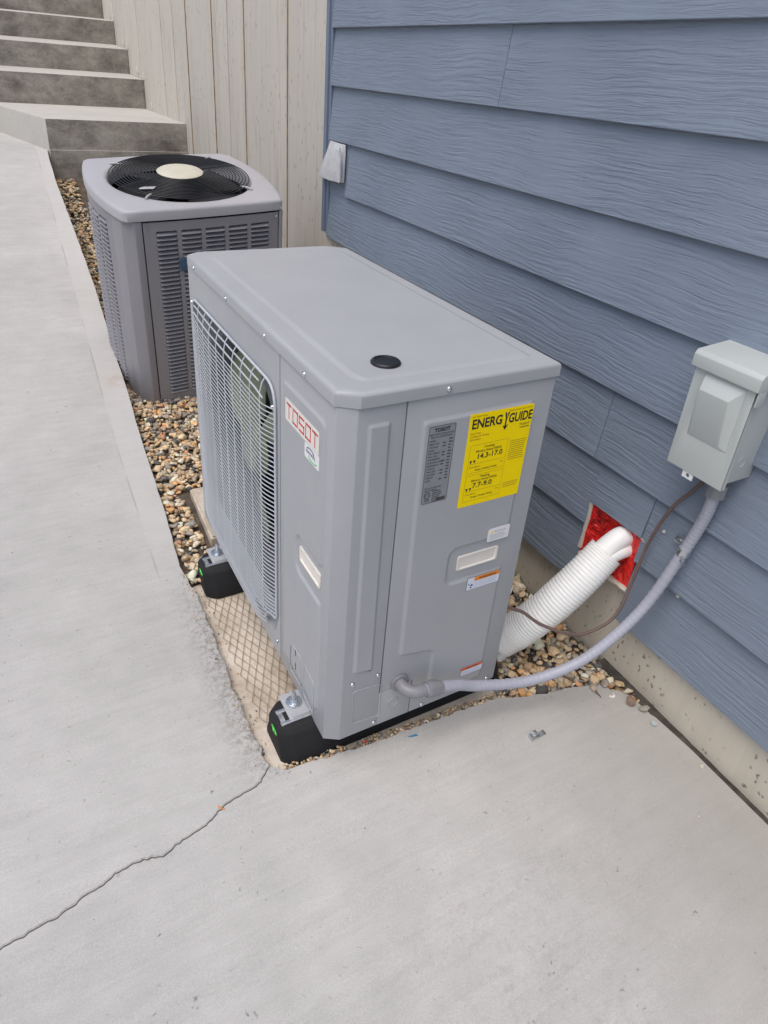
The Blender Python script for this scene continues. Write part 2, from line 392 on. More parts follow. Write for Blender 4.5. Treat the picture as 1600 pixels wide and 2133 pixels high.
def link(name, me, parent=None, loc=None, local=False, rot=None):
    """mesh in world coordinates unless local=True (then in the parent's frame)"""
    o = bpy.data.objects.new(name, me); COL.objects.link(o)
    c = recenter(me) if loc is None else Vector(loc)
    if parent is not None:
        o.parent = parent
        o.location = c if local else c - WP[parent.name]
        WP[o.name] = (c if not local else WP[parent.name] + c)
    else:
        o.location = c; WP[o.name] = c
    if rot is not None: o.rotation_euler = rot
    return o
def obj(name, mb, mats, parent=None, **k):
    lk = {a: k.pop(a) for a in ('local', 'rot') if a in k}
    return link(name, mesh_from(name, mb, mats, **k), parent, **lk)
def copy_to(src, loc_world, parent=None, rot=None):
    c = src.copy(); COL.objects.link(c)
    c.parent = parent; c.location = Vector(loc_world) - (WP[parent.name] if parent else Vector())
    if rot is not None: c.rotation_euler = rot
    WP[c.name] = Vector(loc_world); return c
def tag(o, label=None, cat=None, group=None, kind=None):
    if label: o['label'] = label
    if cat: o['category'] = cat
    if group: o['group'] = group
    if kind: o['kind'] = kind
    return o
def empty(name, loc, label, cat, group=None):
    o = bpy.data.objects.new(name, None); COL.objects.link(o); o.location = loc; o.empty_display_size = .1
    WP[o.name] = Vector(loc); return tag(o, label, cat, group)
def round_poly(pts, r, n=4):
    out = []; k = len(pts)
    for i in range(k):
        p = Vector(pts[i]); a = Vector(pts[i - 1]); b = Vector(pts[(i + 1) % k])
        rr = r[i] if isinstance(r, (list, tuple)) else r
        da = (a - p); db = (b - p); q = min(rr, da.length * .45, db.length * .45)
        if q <= 1e-6: out.append(tuple(p)); continue
        A = p + da.normalized() * q; B = p + db.normalized() * q
        for j in range(n + 1):
            t = j / n; out.append(tuple(A * (1 - t) ** 2 + p * 2 * t * (1 - t) + B * t * t))
    return out
FR = lambda a, b, d: (-d, a, b)      # front face: a=y, b=z, d outwards
EN = lambda a, b, d: (a, -d, b)      # end face:   a=x, b=z, d outwards
TP = lambda a, b, d: (a, b, d)
def inset2(poly, d):
    """shrink a polygon by d with mitred corners"""
    P = [Vector(p) for p in poly]; n = len(P)
    area = sum(P[k].x * P[(k + 1) % n].y - P[(k + 1) % n].x * P[k].y for k in range(n)); sg = 1 if area > 0 else -1; out = []
    for k in range(n):
        a = (P[k] - P[k - 1]).normalized(); b = (P[(k + 1) % n] - P[k]).normalized()
        na = Vector((-a.y, a.x)) * sg; nb = Vector((-b.y, b.x)) * sg; mid = (na + nb); mid = mid.normalized() if mid.length > 1e-6 else na
        out.append(tuple(P[k] + mid * (d / max(.5, mid.dot(na)))))
    return out
def emboss(name, poly, fn, h, wdt, mat, parent, base=0.0, **k):
    ls = [[fn(a, b, base - .0006) for a, b in poly]]
    for t_ in range(7):
        u = t_ / 6; pp_ = inset2(poly, wdt * u); ls.append([fn(a, b, base + h * (u * u * (3 - 2 * u))) for a, b in pp_])
    pc = inset2(poly, wdt + .0012); ls.append([fn(a, b, base + h) for a, b in pc])
    q = MB(); q.loops(ls, False, False); o_ = len(q.v) - len(pc)
    for tr_ in tessellate_polygon([[Vector((a, b, 0)) for a, b in pc]]): q.f.append(tuple(o_ + i for i in tr_))
    me = mesh_from(name, q, mat, smooth=60)
    return link(name, me, parent, **k)
def text(s, size, o3, xdir, ydir, mat, parent, name='lettering', align='LEFT', sx=1.0, ext=.00005, bold=0.0):
    cu = bpy.data.curves.new(name, 'FONT'); cu.body = s; cu.size = size; cu.extrude = ext; cu.align_x = align; cu.offset = bold
    cu.resolution_u = 3
    to = bpy.data.objects.new('tmp', cu); COL.objects.link(to)
    dg = bpy.context.evaluated_depsgraph_get(); me = bpy.data.meshes.new_from_object(to.evaluated_get(dg))
    bpy.data.objects.remove(to); bpy.data.curves.remove(cu)
    X = Vector(xdir); Y = Vector(ydir); Z = X.cross(Y)
    mt = Matrix(((X.x * sx, Y.x, Z.x, o3[0]), (X.y * sx, Y.y, Z.y, o3[1]), (X.z * sx, Y.z, Z.z, o3[2]), (0, 0, 0, 1)))
    me.transform(mt); me.materials.clear(); me.materials.append(M[mat]); me.name = name
    return link(name, me, parent)

# ------------------------------------------------------------------ ground profile
def zw(y):
    z = -.072 + .024 * max(min(y, .8), -3)
    if y > .8: z += .024 * (min(y, 1.55) - .8)
    if y > 1.55: z += .2357 * (min(y, 4.42) - 1.55)
    return z
def zg(y):
    if y < 1.6: return min(zw(min(y, 1.5)) - .020, -.056)
    u = min(y, 4.6) - 1.6
    return -.056 + .0847 * u + .036 * u * u
def smooth_zw(y): return (zw(y - .10) + 2 * zw(y) + zw(y + .10)) / 4

# large ground sheet to the horizon
g = MB(); g.add([(-150, -150, -.5), (150, -150, -.5), (150, 150, -.5), (-150, 150, -.5)], [(0, 1, 2, 3)])
tag(obj('ground', g, 'earth', smooth=0), kind='structure')

EDGE_FAR = [(-.119, .767), (-.098, 1.02), (-.083, 1.28), (-.067, 1.60), (-.055, 1.893), (-.052, 2.10), (-.034, 2.667), (-.031, 3.282), (-.032, 3.953), (-.022, 4.30), (-.014, 4.445)]
EDGE_NEAR = [(-.108, .062), (-.113, .168), (-.113, .309), (-.108, .466), (-.104, .63), (-.112, .70)]
FRONT = [(-.076, .030), (.103, .012), (.278, .004), (.45, -.008), (.569, -.045), (.66, -.062), (.725, -.085), (.770, -.14), (.782, -.22)]
CR = [(-.106, .054), (-.135, .027), (-.169, .019), (-.207, .012), (-.234, .004), (-.263, -.015), (-.312, -.023), (-.352, -.039), (-.385, -.028), (-.437, -.031), (-.46, -.043), (-.514, -.057), (-.56, -.064), (-.598, -.07), (-.627, -.074), (-.75, -.10), (-.95, -.09), (-1.3, -.13), (-2.2, -.10), (-4.0, -.2)]
rnd = random.Random(3)
def jag(pts, amp, step, seed=1):
    r = random.Random(seed); out = []
    for (a, b) in zip(pts[:-1], pts[1:]):
        A = Vector(a); B = Vector(b); n = max(1, int((B - A).length / step))
        nr = Vector((-(B - A).y, (B - A).x)).normalized()
        for i in range(n):
            q = A.lerp(B, i / n)
            if i: q = q + nr * r.uniform(-amp, amp)
            out.append((q.x, q.y))
    out.append(tuple(pts[-1])); return out
crack = jag(jag(CR, .0050, .022, 9), .0024, .0065, 4)
def slab(name, poly, mat, ycuts, zfn, thick=.11, bevel=.004):
    bm = bmesh.new(); vs = [bm.verts.new((a, b, 0)) for a, b in poly]; f = bm.faces.new(vs); f.normal_update()
    if f.normal.z < 0: f.normal_flip()
    for yc in ycuts:
        bmesh.ops.bisect_plane(bm, geom=bm.verts[:] + bm.edges[:] + bm.faces[:], plane_co=(0, yc, 0), plane_no=(0, 1, 0))
    top = bm.faces[:]
    r = bmesh.ops.extrude_face_region(bm, geom=top)
    nv = [e for e in r['geom'] if isinstance(e, bmesh.types.BMVert)]
    for v in nv: v.co.z = 1
    for v in bm.verts:
        z = zfn(v.co.y)
        v.co.z = z if v.co.z > .5 else z - thick
    bmesh.ops.recalc_face_normals(bm, faces=bm.faces)
    if bevel:
        es = [e for e in bm.edges if len(e.link_faces) == 2 and e.calc_face_angle(0) > 1.0 and (e.verts[0].co.z + e.verts[1].co.z) / 2 > zfn((e.verts[0].co.y + e.verts[1].co.y) / 2) - thick * .3
              and abs(e.verts[0].co.z - e.verts[1].co.z) < thick * .5]
        bmesh.ops.bevel(bm, geom=es, offset=bevel, segments=2, affect='EDGES', clamp_overlap=True)
    me = bpy.data.meshes.new(name); bm.to_mesh(me); bm.free(); me.materials.append(M[mat])
    me.polygons.foreach_set('use_smooth', [True] * len(me.polygons)); me.set_sharp_from_angle(angle=math.radians(35))
    return link(name, me)
ycuts = [.8, 1.2, 1.4, 1.5, 1.6, 1.7, 2, 3, 4, 4.3, 4.4, 4.5]
edge = jag(EDGE_NEAR, .0035, .012, 2) + jag(EDGE_FAR, .0012, .05, 8)
far_poly = [(x, y + .0015) for x, y in reversed(crack)] + edge[1:] + [(.02, 4.50), (-.15, 5.45), (-.45, 6.6), (-4.0, 6.6)]
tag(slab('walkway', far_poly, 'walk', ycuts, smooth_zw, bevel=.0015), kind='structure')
near_poly = [(x, y - .0015) for x, y in crack] + [(-4.0, -4.0), (.788, -4.0), (.788, -.30)] + list(reversed(jag(FRONT, .003, .012, 5)))
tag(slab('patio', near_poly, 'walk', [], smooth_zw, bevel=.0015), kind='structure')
# dirt in the crack
cb = MB()
cb.loops([[(x, y - .004, zw(y) - .012), (x, y + .004, zw(y) - .012), (x, y + .004, zw(y) - .006), (x, y - .004, zw(y) - .006)] for x, y in crack])
tag(obj('crack_dirt', cb, 'crack_fill', smooth=0), kind='structure')
# tar joint between slab and foundation
tj = MB(); r = random.Random(5); ls = []
for i in range(150):
    y = -.02 - 3.9 * i / 149; a = .004 * mnoise.noise((y * 9, 0, 3)) + .003 * r.uniform(-1, 1); z = zw(y) - .010 + .003 * mnoise.noise((y * 30, 1, 1))
    wd = .012 * mnoise.noise((y * 4, 7, 1))
    x_ = .782 + a - max(0, wd) * .5; ls.append([(x_, y, z - .05), (.812, y, z - .05), (.812, y, z + .006), (x_, y, z)])
tj.loops(ls); tag(obj('tar_joint', tj, 'tar', smooth=0), kind='structure')
# soil under the gravel
sb = MB(); ls = []
for i in range(60):
    y = -.25 + 4.9 * i / 59; ls.append([(-.4, y, zg(y) - .16), (1.0, y, zg(y) - .16), (1.0, y, zg(y) - .014), (-.4, y, zg(y) - .014)])
sb.loops(ls); tag(obj('gravel_bed', sb, 'soil', smooth=0), kind='structure')
# mortar pad under the heat pump
pp = jag([(-.122, .03), (.2, .018), (.47, .002), (.475, .30), (.46, .70), (.1, .735), (-.118, .70), (-.122, .4), (-.122, .03)], .006, .03, 9)[:-1]
def pad_z(y): return -.088
pd = slab('mortar_pad', pp, 'pad', [], pad_z, .1, .003)
tag(pd, kind='structure')
pv = slab('concrete_paver', [(.0, .86), (.52, .86), (.52, 1.16), (.012, 1.16)], 'pad', [], lambda y: -.048, .07, .006)
tag(pv, 'flat beige concrete paver half buried in gravel behind the heat pump', 'paver')
# lath on the pad
lm_ = MB(); dy, dx = .046, .021
nx, ny = 17, 11
r = random.Random(8)
for i in range(nx):
    for j in range(ny):
        x = -.072 + i * dx; y = .17 + j * dy
        if y > .64: continue
        zz = -.0855 + .004 * mnoise.noise((x * 8, y * 8, 0)) + .0025
        jx = lambda a, b: .0028 * mnoise.noise((a * 21, b * 21, 5))
        A = (x + jx(x, y), y + jx(y, x), zz); 
        for sg in (1, -1):
            x2 = x + sg * dx / 2; y2 = y + dy / 2
            B = (x2 + jx(x2, y2), y2 + jx(y2, x2), zz)
            x3 = x + sg * dx; 
            lm_.tube([A, B], .0007, 4)
            lm_.tube([B, (x + jx(x, y + dy), y + dy + jx(y + dy, x), zz)], .0007, 4)
lo = obj('wire_lath', lm_, 'rust', smooth=0)
tag(lo, 'rusty diamond mesh lath lying on the mortar between the two rubber rails', 'wire mesh')

# ------------------------------------------------------------------ stairs and landing
WX = .90
stairs = empty('stairs', (WX - .6, 4.43, .45), 'stained concrete stairs with a landing climbing beside the board-formed wall', 'stairs')
# landing with its slanted left cheek
lt = [(WX, 4.43), (-.001, 4.43), (-.20, 5.35), (-.60, 6.9), (-.6, 7.2), (WX, 7.2)]
lb = MB(); lb.prism(lt, TP, .30, .832)
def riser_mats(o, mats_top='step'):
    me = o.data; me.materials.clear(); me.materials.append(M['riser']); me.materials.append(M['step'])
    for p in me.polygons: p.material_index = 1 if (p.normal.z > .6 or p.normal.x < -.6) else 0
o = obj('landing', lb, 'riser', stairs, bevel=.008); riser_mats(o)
ledge = MB(); ledge.box(.0, WX - .002, 4.418, 4.43, .30, .648); riser_mats(obj('footing_ledge', ledge, 'riser', stairs, bevel=.004))
sp = [(5.74, .832, 1.050), (6.305, 1.070, 1.258), (6.84, 1.290, 1.477), (7.37, 1.505, 1.70), (7.9, 1.72, 1.91), (8.4, 1.93, 2.12)]
for i, (y, z0, z1) in enumerate(sp):
    yn = sp[i + 1][0] if i + 1 < len(sp) else y + 1.0
    zn = sp[i + 1][1] if i + 1 < len(sp) else z1 + .02
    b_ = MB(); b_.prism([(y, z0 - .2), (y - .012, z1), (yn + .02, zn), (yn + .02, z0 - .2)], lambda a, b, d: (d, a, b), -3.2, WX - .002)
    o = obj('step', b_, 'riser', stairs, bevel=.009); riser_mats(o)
# pale mortar dabs where steps meet the wall
for (y, z) in ((5.5, .87), (5.72, 1.07), (5.95, 1.11), (6.3, 1.28), (6.45, 1.31), (6.84, 1.50), (7.0, 1.53)):
    b_ = MB(); n = 9
    b_.cyl((WX - .002, y, z), (-1, 0, 0), .034, .004, 9, .022)
    for k in range(len(b_.v)):
        v = b_.v[k]; q = 1 + .35 * math.sin(k * 2.3); b_.v[k] = (v[0], y + (v[1] - y) * q * 1.7, z + (v[2] - z) * q * .9)
    obj('mortar_dab', b_, 'caulk', stairs)

# ------------------------------------------------------------------ board-formed concrete wall
cw = empty('concrete_wall', (WX + .1, 5.0, 0), 'tall pale board-formed concrete wall with vertical form lines beside the stairs', 'wall')
ys = [1.84, 2.508, 3.118, 3.40, 3.695, 4.27, 4.62, 4.97, 5.8, 6.8, 8.2, 9.2]
r = random.Random(12)
for i, (a, b) in enumerate(zip(ys[:-1], ys[1:])):
    q = MB(); off = r.uniform(0, .0012)
    q.box(WX - off, WX + .22, a + .0012, b - .0012, -.4, 3.4)
    obj('panel', q, 'wall', cw, bevel=.002)
    if i:
        big = i in (1, 2, 4, 5)
        wdt = .006 if big else .003
        ls = []
        for k in range(35):
            z = -.4 + 3.8 * k / 34; ww = wdt * (.6 + .5 * abs(mnoise.noise((a * 5, z * 3, 2)))); 
            ls.append([(WX + .01, a - ww, z), (WX - .0055 - .0015 * mnoise.noise((z * 7, a, 1)), a - ww * .6, z), (WX - .0055, a + ww * .6, z), (WX + .01, a + ww, z)])
        s_ = MB(); s_.loops(ls); obj('form_seam', s_, 'seam' if big else 'wall', cw)

# ------------------------------------------------------------------ house: foundation, siding
FX = .807; SX = .787
fnd = empty('house_foundation', (FX + .1, 0, -.1), 'pitted beige concrete foundation below the blue siding', 'foundation')
q = MB(); q.box(FX, FX + .09, -4, .42, -.3, .167); obj('footing_wall', q, 'found', fnd, bevel=.003)
q = MB(); q.box(FX, FX + .09, .42, 1.835, -.3, .668); obj('stem_wall', q, 'found', fnd, bevel=.003)
q = MB(); q.box(FX + .002, FX + .088, .425, .50, .168, .30); obj('stem_wall', q, 'found', fnd)

house = empty('house_wall', (SX + .06, 0, .1), 'blue-grey lap siding wall of the house with cedar grain boards', 'house wall')
q = MB(); q.box(FX + .001, FX + .1, -4, 1.81, .668, 3.3); q.box(FX + .001, FX + .1, -4, .415, .1675, .668); obj('sheathing', q, 'back', house)
EXP = .184; ZL1 = 1.3719
def board(y0, y1, k, name='board', x_off=0., z_lo=None, ztop=None):
    """k: index of the lap line at the board's bottom edge (0 = L1)"""
    zb = ZL1 - k * EXP if z_lo is None else z_lo; zt = ZL1 - (k - 1) * EXP + .022 if ztop is None else ztop
    n = max(2, int((y1 - y0) / .08)); ls = []
    t = .0085
    for i in range(n + 1):
        y = y0 + (y1 - y0) * i / n
        wob = .0012 * mnoise.noise((y * 1.7, k * 3.1, 1)); 
        xb = SX - .0085 + x_off + wob; xt = SX + .0085 + x_off + wob
        # bottom lip slightly eased
        fr = (zt - zb)
        ls.append([(xb + t, y, zb), (xb + .0012, y, zb), (xb, y, zb + .0016), (xt, y, zt), (xt + t * .6, y, zt)])
    b_ = MB(); b_.loops(ls)
    return obj(name, b_, 'siding', house, smooth=40)
g_ = .0009
for k in range(-10, 8):
    y1 = 1.775; y0 = -4.0
    if k == 1: cuts = [(.737, y1), (y0, .737 - 2 * g_)]
    elif k == 3: cuts = [(y0, 1.612)]
    elif k == 4: cuts = [(y0, y1)]
    elif k == 5: cuts = [(.155, .417), (y0, .155 - 2 * g_)]
    elif k == 6: cuts = [(.135, .417), (y0, -.035)]
    elif k == 7: cuts = [(-.9, .417), (y0, -.9 - 2 * g_)]
    elif k < 0: cuts = [(.2 + .37 * (k % 5), y1), (y0, .2 + .37 * (k % 5) - 2 * g_)]
    else: cuts = [(y0, y1)]
    for a, b in cuts:
        if k == 7:       # notch for the pipe opening: split around the hole
            if a < -.5 and b > 0:
                board(a, -.034, k); board(.133, b, k)
            else: board(a, b, k)
        elif k == 6 and b == .417: board(a, b, k)
        elif k == 6: board(a, b, k)
        else: board(a, b, k)
# piece above the hole in row 6
board(-.034, .134, 6, z_lo=.335)
# row behind the vent (the short stretch left of the cut board)
q = MB(); q.box(SX + .004, SX + .012, 1.612, 1.776, .81, 1.02); obj('backer_board', q, 'siding', house)
# corner trim: narrow face strip, J-channel strip and return
q = MB(); q.box(SX - .010, WX - .001, 1.797, 1.822, .652, 3.3); obj('corner_trim', q, 'trim', house, bevel=.002)
q = MB(); q.box(SX - .003, SX + .02, 1.7765, 1.7955, .645, 3.3); obj('corner_channel', q, 'trim', house, bevel=.0015)
for z in (.70, .80):
    q = MB(); q.cyl((SX - .0095, 1.809, z), (-1, 0, 0), .003, .0015, 8); obj('nail_head', q, 'zinc', house)
# caulked edge round the pipe opening and nail holes
HY0, HY1, HZ0, HZ1 = -.034, .133, .170, .333
def strip(pts, r_, mat='caulk', name='caulk_bead'):
    P = []; rr = random.Random(6)
    for a, b in zip(pts[:-1], pts[1:]):
        for t in range(6): P.append(Vector(a).lerp(Vector(b), t / 6) + Vector((0, rr.uniform(-.0015, .0015), rr.uniform(-.0015, .0015))))
    P.append(Vector(pts[-1])); b_ = MB(); b_.tube(P, [r_ * rr.uniform(.7, 1.3) for _ in P], 6); return obj(name, b_, mat, house)
strip([(SX + .001, HY1, HZ1), (SX + .001, HY1 + .003, HZ0 + .02)], .0055)
strip([(SX + .002, HY1, HZ0 + .002), (SX + .002, .05, HZ0), (SX + .002, HY0, HZ0 + .004)], .0075)
strip([(SX + .001, HY0, HZ1), (SX + .001, HY0 - .008, HZ1 - .004)], .005)
for (y, z) in ((-.082, .385), (-.165, .262)):
    q = MB(); q.cyl((SX - .001, y, z), (-1, .3, .2), .005, .004, 7, .003); obj('caulk_dab', q, 'caulk', house)
# red membrane in the opening
rm = MB(); nn = 14; vs = []; 
for i in range(nn + 1):
    for j in range(nn + 1):
        y = HY0 + (HY1 - HY0) * i / nn; z = HZ0 + (HZ1 - HZ0) * j / nn
        d = .010 * mnoise.noise((y * 26, z * 26, 3)) + .006 * mnoise.noise((y * 60, z * 50, 9))
        e = min(i, nn - i, j, nn - j) / 3.0
        vs.append((SX + .002 + min(1, e) * (.008 + d * .55), y, z))
fs = [(i * (nn + 1) + j, (i + 1) * (nn + 1) + j, (i + 1) * (nn + 1) + j + 1, i * (nn + 1) + j + 1) for i in range(nn) for j in range(nn)]
rm.add(vs, fs)
obj('red_membrane', rm, 'red_tape', house, smooth=0)
q = MB(); q.box(SX + .0192, SX + .0198, HY0, HY1, HZ0, HZ1); obj('opening_back', q, 'back', house)

# dryer-style vent flap
vf = empty('vent_flap', (SX - .01, 1.735, .93), 'small dented bright metal flap nailed over the siding end at the house corner', 'flashing')
q = MB(); q.loops([[(SX - .006, 1.632, 1.000), (SX - .008, 1.636, .868), (SX - .002, 1.636, .866), (SX - .001, 1.632, 1.000)],
                   [(SX - .014, 1.655, 1.001), (SX - .022, 1.662, .866), (SX - .016, 1.664, .865), (SX - .008, 1.657, 1.000)],
                   [(SX - .018, 1.690, 1.003), (SX - .030, 1.72, .864), (SX - .024, 1.72, .862), (SX - .012, 1.690, 1.001)],
                   [(SX - .016, 1.742, 1.004), (SX - .034, 1.812, .868), (SX - .028, 1.812, .866), (SX - .010, 1.742, 1.002)]])
obj('flap', q, 'alu', vf, smooth=50, bevel=.001)
q = MB(); q.prism([(1.626, .872), (1.634, .866), (1.655, .868), (1.652, .94), (1.640, .998), (1.632, .99)], FR, -(SX - .0225), -(SX - .026)); obj('bent_lip', q, 'alu', vf, smooth=0)
q = MB(); q.cyl((SX - .020, 1.668, .975), (-1, 0, 0), .003, .002, 8); obj('rivet', q, 'zinc', vf)

# ------------------------------------------------------------------ heat pump
D, W, H, HL = .4366, .921, .81, .0271
hp = empty('heat_pump', (D / 2, W / 2, 0), 'large grey slim outdoor heat pump with wire fan guard and yellow energy label', 'heat pump')
CX, CY = .030, .018
t = .0012
# base pan / inner carcass (dark, recessed)
q = MB(); q.box(.012, D - .008, .012, W - .008, .004, .012); obj('base_pan', q, 'unit', hp)
# front panel with the fan opening
def plate_with_hole(outer, hole, fn, d0, d1):
    """outer: rect (a0,a1,b0,b1); hole: closed poly"""
    a0, a1, b0, b1 = outer
    def tri(d):
        pts = [[Vector((a, b, 0)) for a, b in [(a0, b0), (a1, b0), (a1, b1), (a0, b1)]], [Vector((a, b, 0)) for a, b in hole]]
        return tessellate_polygon(pts), [p for l in pts for p in l]
    tr, P = tri(0); q = MB(); n = len(P)
    q.v = [fn(p.x, p.y, d0) for p in P] + [fn(p.x, p.y, d1) for p in P]
    q.f = [tuple(x) for x in tr] + [tuple(x + n for x in reversed(x3)) for x3 in tr]
    for rng in ((0, 4), (4, n)):
        k = rng[1] - rng[0]
        for i in range(k):
            a = rng[0] + i; b = rng[0] + (i + 1) % k; q.f.append((a, b, b + n, a + n))
    return q
SEAM = .265
fy, fz, fr_ = .605, .395, .292
hole = [(fy + fr_ * math.cos(2 * math.pi * i / 64), fz + fr_ * math.sin(2 * math.pi * i / 64)) for i in range(64)]
rim = round_poly([(SEAM + .022, .045), (W - .022, .045), (W - .022, .700), (SEAM + .022, .700)], .06, 8)
q = plate_with_hole((SEAM + .0015, W, .0, H - HL - .001), rim, FR, -.004, 0.0)
obj('fan_panel', q, 'unit', hp, smooth=20)
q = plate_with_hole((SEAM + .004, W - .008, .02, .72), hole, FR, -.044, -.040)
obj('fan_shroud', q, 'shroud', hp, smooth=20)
q = MB(); q.loops([[FR(a, b, d) for a, b in inset2(rim, k)] for d, k in ((-.001, 0.0), (-.004, .001), (-.034, .004), (-.0398, .008))], False, False); obj('rim_wall', q, 'unit', hp, smooth=60)
# bell mouth ring and shroud
q = MB(); ls = []
for i in range(64):
    a = 2 * math.pi * i / 64; c, s = math.cos(a), math.sin(a)
    prof = [(fr_ + .008, -.040), (fr_ + .004, -.035), (fr_ - .002, -.033), (fr_ - .008, -.040), (fr_ - .014, -.06), (fr_ - .012, -.10), (fr_ + .0, -.10)]
    ls.append([FR(fy + c * rr, fz + s * rr, d) for rr, d in prof])
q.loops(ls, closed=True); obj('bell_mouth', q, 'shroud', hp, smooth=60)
q = MB(); q.box(.17, .19, SEAM + .02, W - .01, .01, H - .04); obj('inner_coil', q, 'dark', hp)
q = MB(); q.box(.03, .168, SEAM + .003, SEAM + .006, .01, H - .04); obj('divider', q, 'dark', hp)
fan = MB()
fan.cyl(FR(fy, fz, -.070), (-1, 0, 0), .075, .025, 28, .06)
for k in range(3):
    a0 = 2 * math.pi * k / 3 + .5; top = []; 
    ls = []
    for i in range(9):
        u = i / 8; rad = .07 + u * .205
        sw = .35 * u; wd = .48 + .42 * math.sin(u * 2.2)
        rowp = []
        for j in range(7):
            vv = j / 6; an = a0 + sw + wd * (vv - .5) * 1.3
            dd = -.080 - .055 * (vv - .5) - .02 * u
            rowp.append(FR(fy + rad * math.cos(an), fz + rad * math.sin(an), dd))
        back = [(p[0] + .003, p[1], p[2]) for p in reversed(rowp)]
        ls.append(rowp + back)
    fan.loops(ls)
obj('fan', fan, 'olive', hp, smooth=50)
# corner panel: front strip, chamfer, end strip, one folded sheet
ES = .120
prof = [(0, SEAM - .0015), (0, CY), (CX, 0), (ES - .0012, 0), (ES - .0012, .006), (CX + .003, .006), (.006, CY + .003), (.006, SEAM - .0015)]
q = MB(); q.loops([[(x, y, z) for x, y in prof] for z in (.0, H - HL - .001)]); corner_panel = obj('corner_panel', q, 'unit', hp, bevel=.0012)
# service panel at the end, seam steps right below the conduit
sp_poly = [(ES + .0012, H - HL - .001), (D, H - HL - .001), (D, 0), (.2012, 0), (.2012, .10), (ES + .0012, .10)]
q = MB(); q.prism(sp_poly, EN, -.006, 0.0); service_panel = obj('service_panel', q, 'unit', hp, bevel=.001)
q = MB(); q.box(ES - .0010, .1990, 0, .006, .0, .0985); obj('lower_end_panel', q, 'unit', hp, bevel=.0006)
# back, right side coil faces
q = MB(); q.box(D - .006, D, .0062, W - .003, 0, H - HL - .001); obj('coil_guard', q, 'unit', hp)
q = MB(); q.box(.001, D - .0062, W - .006, W, 0, H - HL - .001); obj('far_end_panel', q, 'unit', hp)
# lid with skirt
def lid_loop(o, z, ins=0.):
    c2 = CX + o * .4; c1 = CY + o * .4
    a = -o + ins; b = D + o - ins; c = -o + ins; d = W + o * 1.6 - ins
    pts = [(a, c1 + ins * .6), (c2 + ins * .6, c), (b, c), (b, d - .035), (b - .05, d), (a + .026, d), (a, d - .020)]
    return [(x, y, z) for x, y in pts]
ov = .004
q = MB(); q.loops([lid_loop(ov, H - HL), lid_loop(ov, H - .0085), lid_loop(ov, H - .0062, .0004), lid_loop(ov, H - .0036, .0018), lid_loop(ov, H - .0016, .0040), lid_loop(ov, H - .0003, .0070), lid_loop(ov, H, .010), lid_loop(ov, H, .022)])
obj('lid', q, 'unit', hp, smooth=32, bevel=0)
tp = round_poly([(.040, .060), (.055, .030), (.405, .030), (.408, .868), (.040, .868)], [.03, .03, .02, .02, .02], 5)
emboss('lid_pressing', tp, TP, .0035, .013, 'unit', hp, base=H + .0002)
# rubber plug
q = MB(); ls = []
for rr, z in ((.026, .0), (.0265, .003), (.024, .0058), (.0205, .0062), (.0195, .0042), (.012, .0042)):
    ls.append([(.123 + rr * math.cos(2 * math.pi * i / 32), .087 + rr * math.sin(2 * math.pi * i / 32), H + .0035 + z) for i in range(32)])
q.loops(ls); obj('rubber_plug', q, 'black', hp, smooth=60)
# pressings
e1 = round_poly([(.243, .742), (.243, .05), (.047, .05), (.047, .352), (.165, .352), (.165, .436), (.047, .436), (.047, .742)], [.012, .012, .012, .012, .02, .02, .012, .024], 4)
emboss('front_pressing', e1, FR, .0042, .009, 'unit', hp, base=.0002)
e2 = round_poly([(.047, .752), (.092, .752), (.098, .174), (.050, .186)], .009, 4)
emboss('slim_pressing', e2, EN, .0042, .0075, 'unit', hp, base=.0002)
e3 = round_poly([(.150, .742), (.394, .742), (.394, .436), (.253, .436), (.253, .355), (.394, .355), (.394, .028), (.240, .028), (.238, .172), (.156, .190)],
                [.014, .010, .010, .018, .014, .010, .010, .010, .012, .010], 4)
emboss('service_pressing', e3, EN, .0045, .009, 'unit', hp, base=.0002)
def ring_line(name, poly, fn, rr, mat='unit', depth=.0006):
    q = MB(); q.tube([fn(a, b, depth) for a, b in poly], rr, 6, closed=True); return obj(name, q, mat, hp, smooth=60)
ring_line('knockout', round_poly([(.055, .135), (.121, .128), (.123, .030), (.057, .038)], .010, 4), EN, .0011)
ring_line('knockout', [(.156 + .013 * math.cos(i * math.pi / 10), .055 + .013 * math.sin(i * math.pi / 10)) for i in range(20)], EN, .0011)
ring_line('knockout', round_poly([(.190, .125), (.135, .130), (.128, .045), (.190, .040)], .012, 4), FR, .0011, depth=.0045)
ring_line('knockout', round_poly([(.116, .128), (.062, .122), (.062, .030), (.116, .036)], .012, 4), FR, .0011, depth=.0045)
for (a, b) in ((.163, .108), (.163, .065)):
    q = MB(); q.box(-.0052, -.003, a - .0008, a + .0008, b, b + .020); obj('slot', q, 'dark', hp)
q = MB(); q.box(-.0056, -.003, .1905, .1920, .055, .112); obj('slot', q, 'dark', hp)
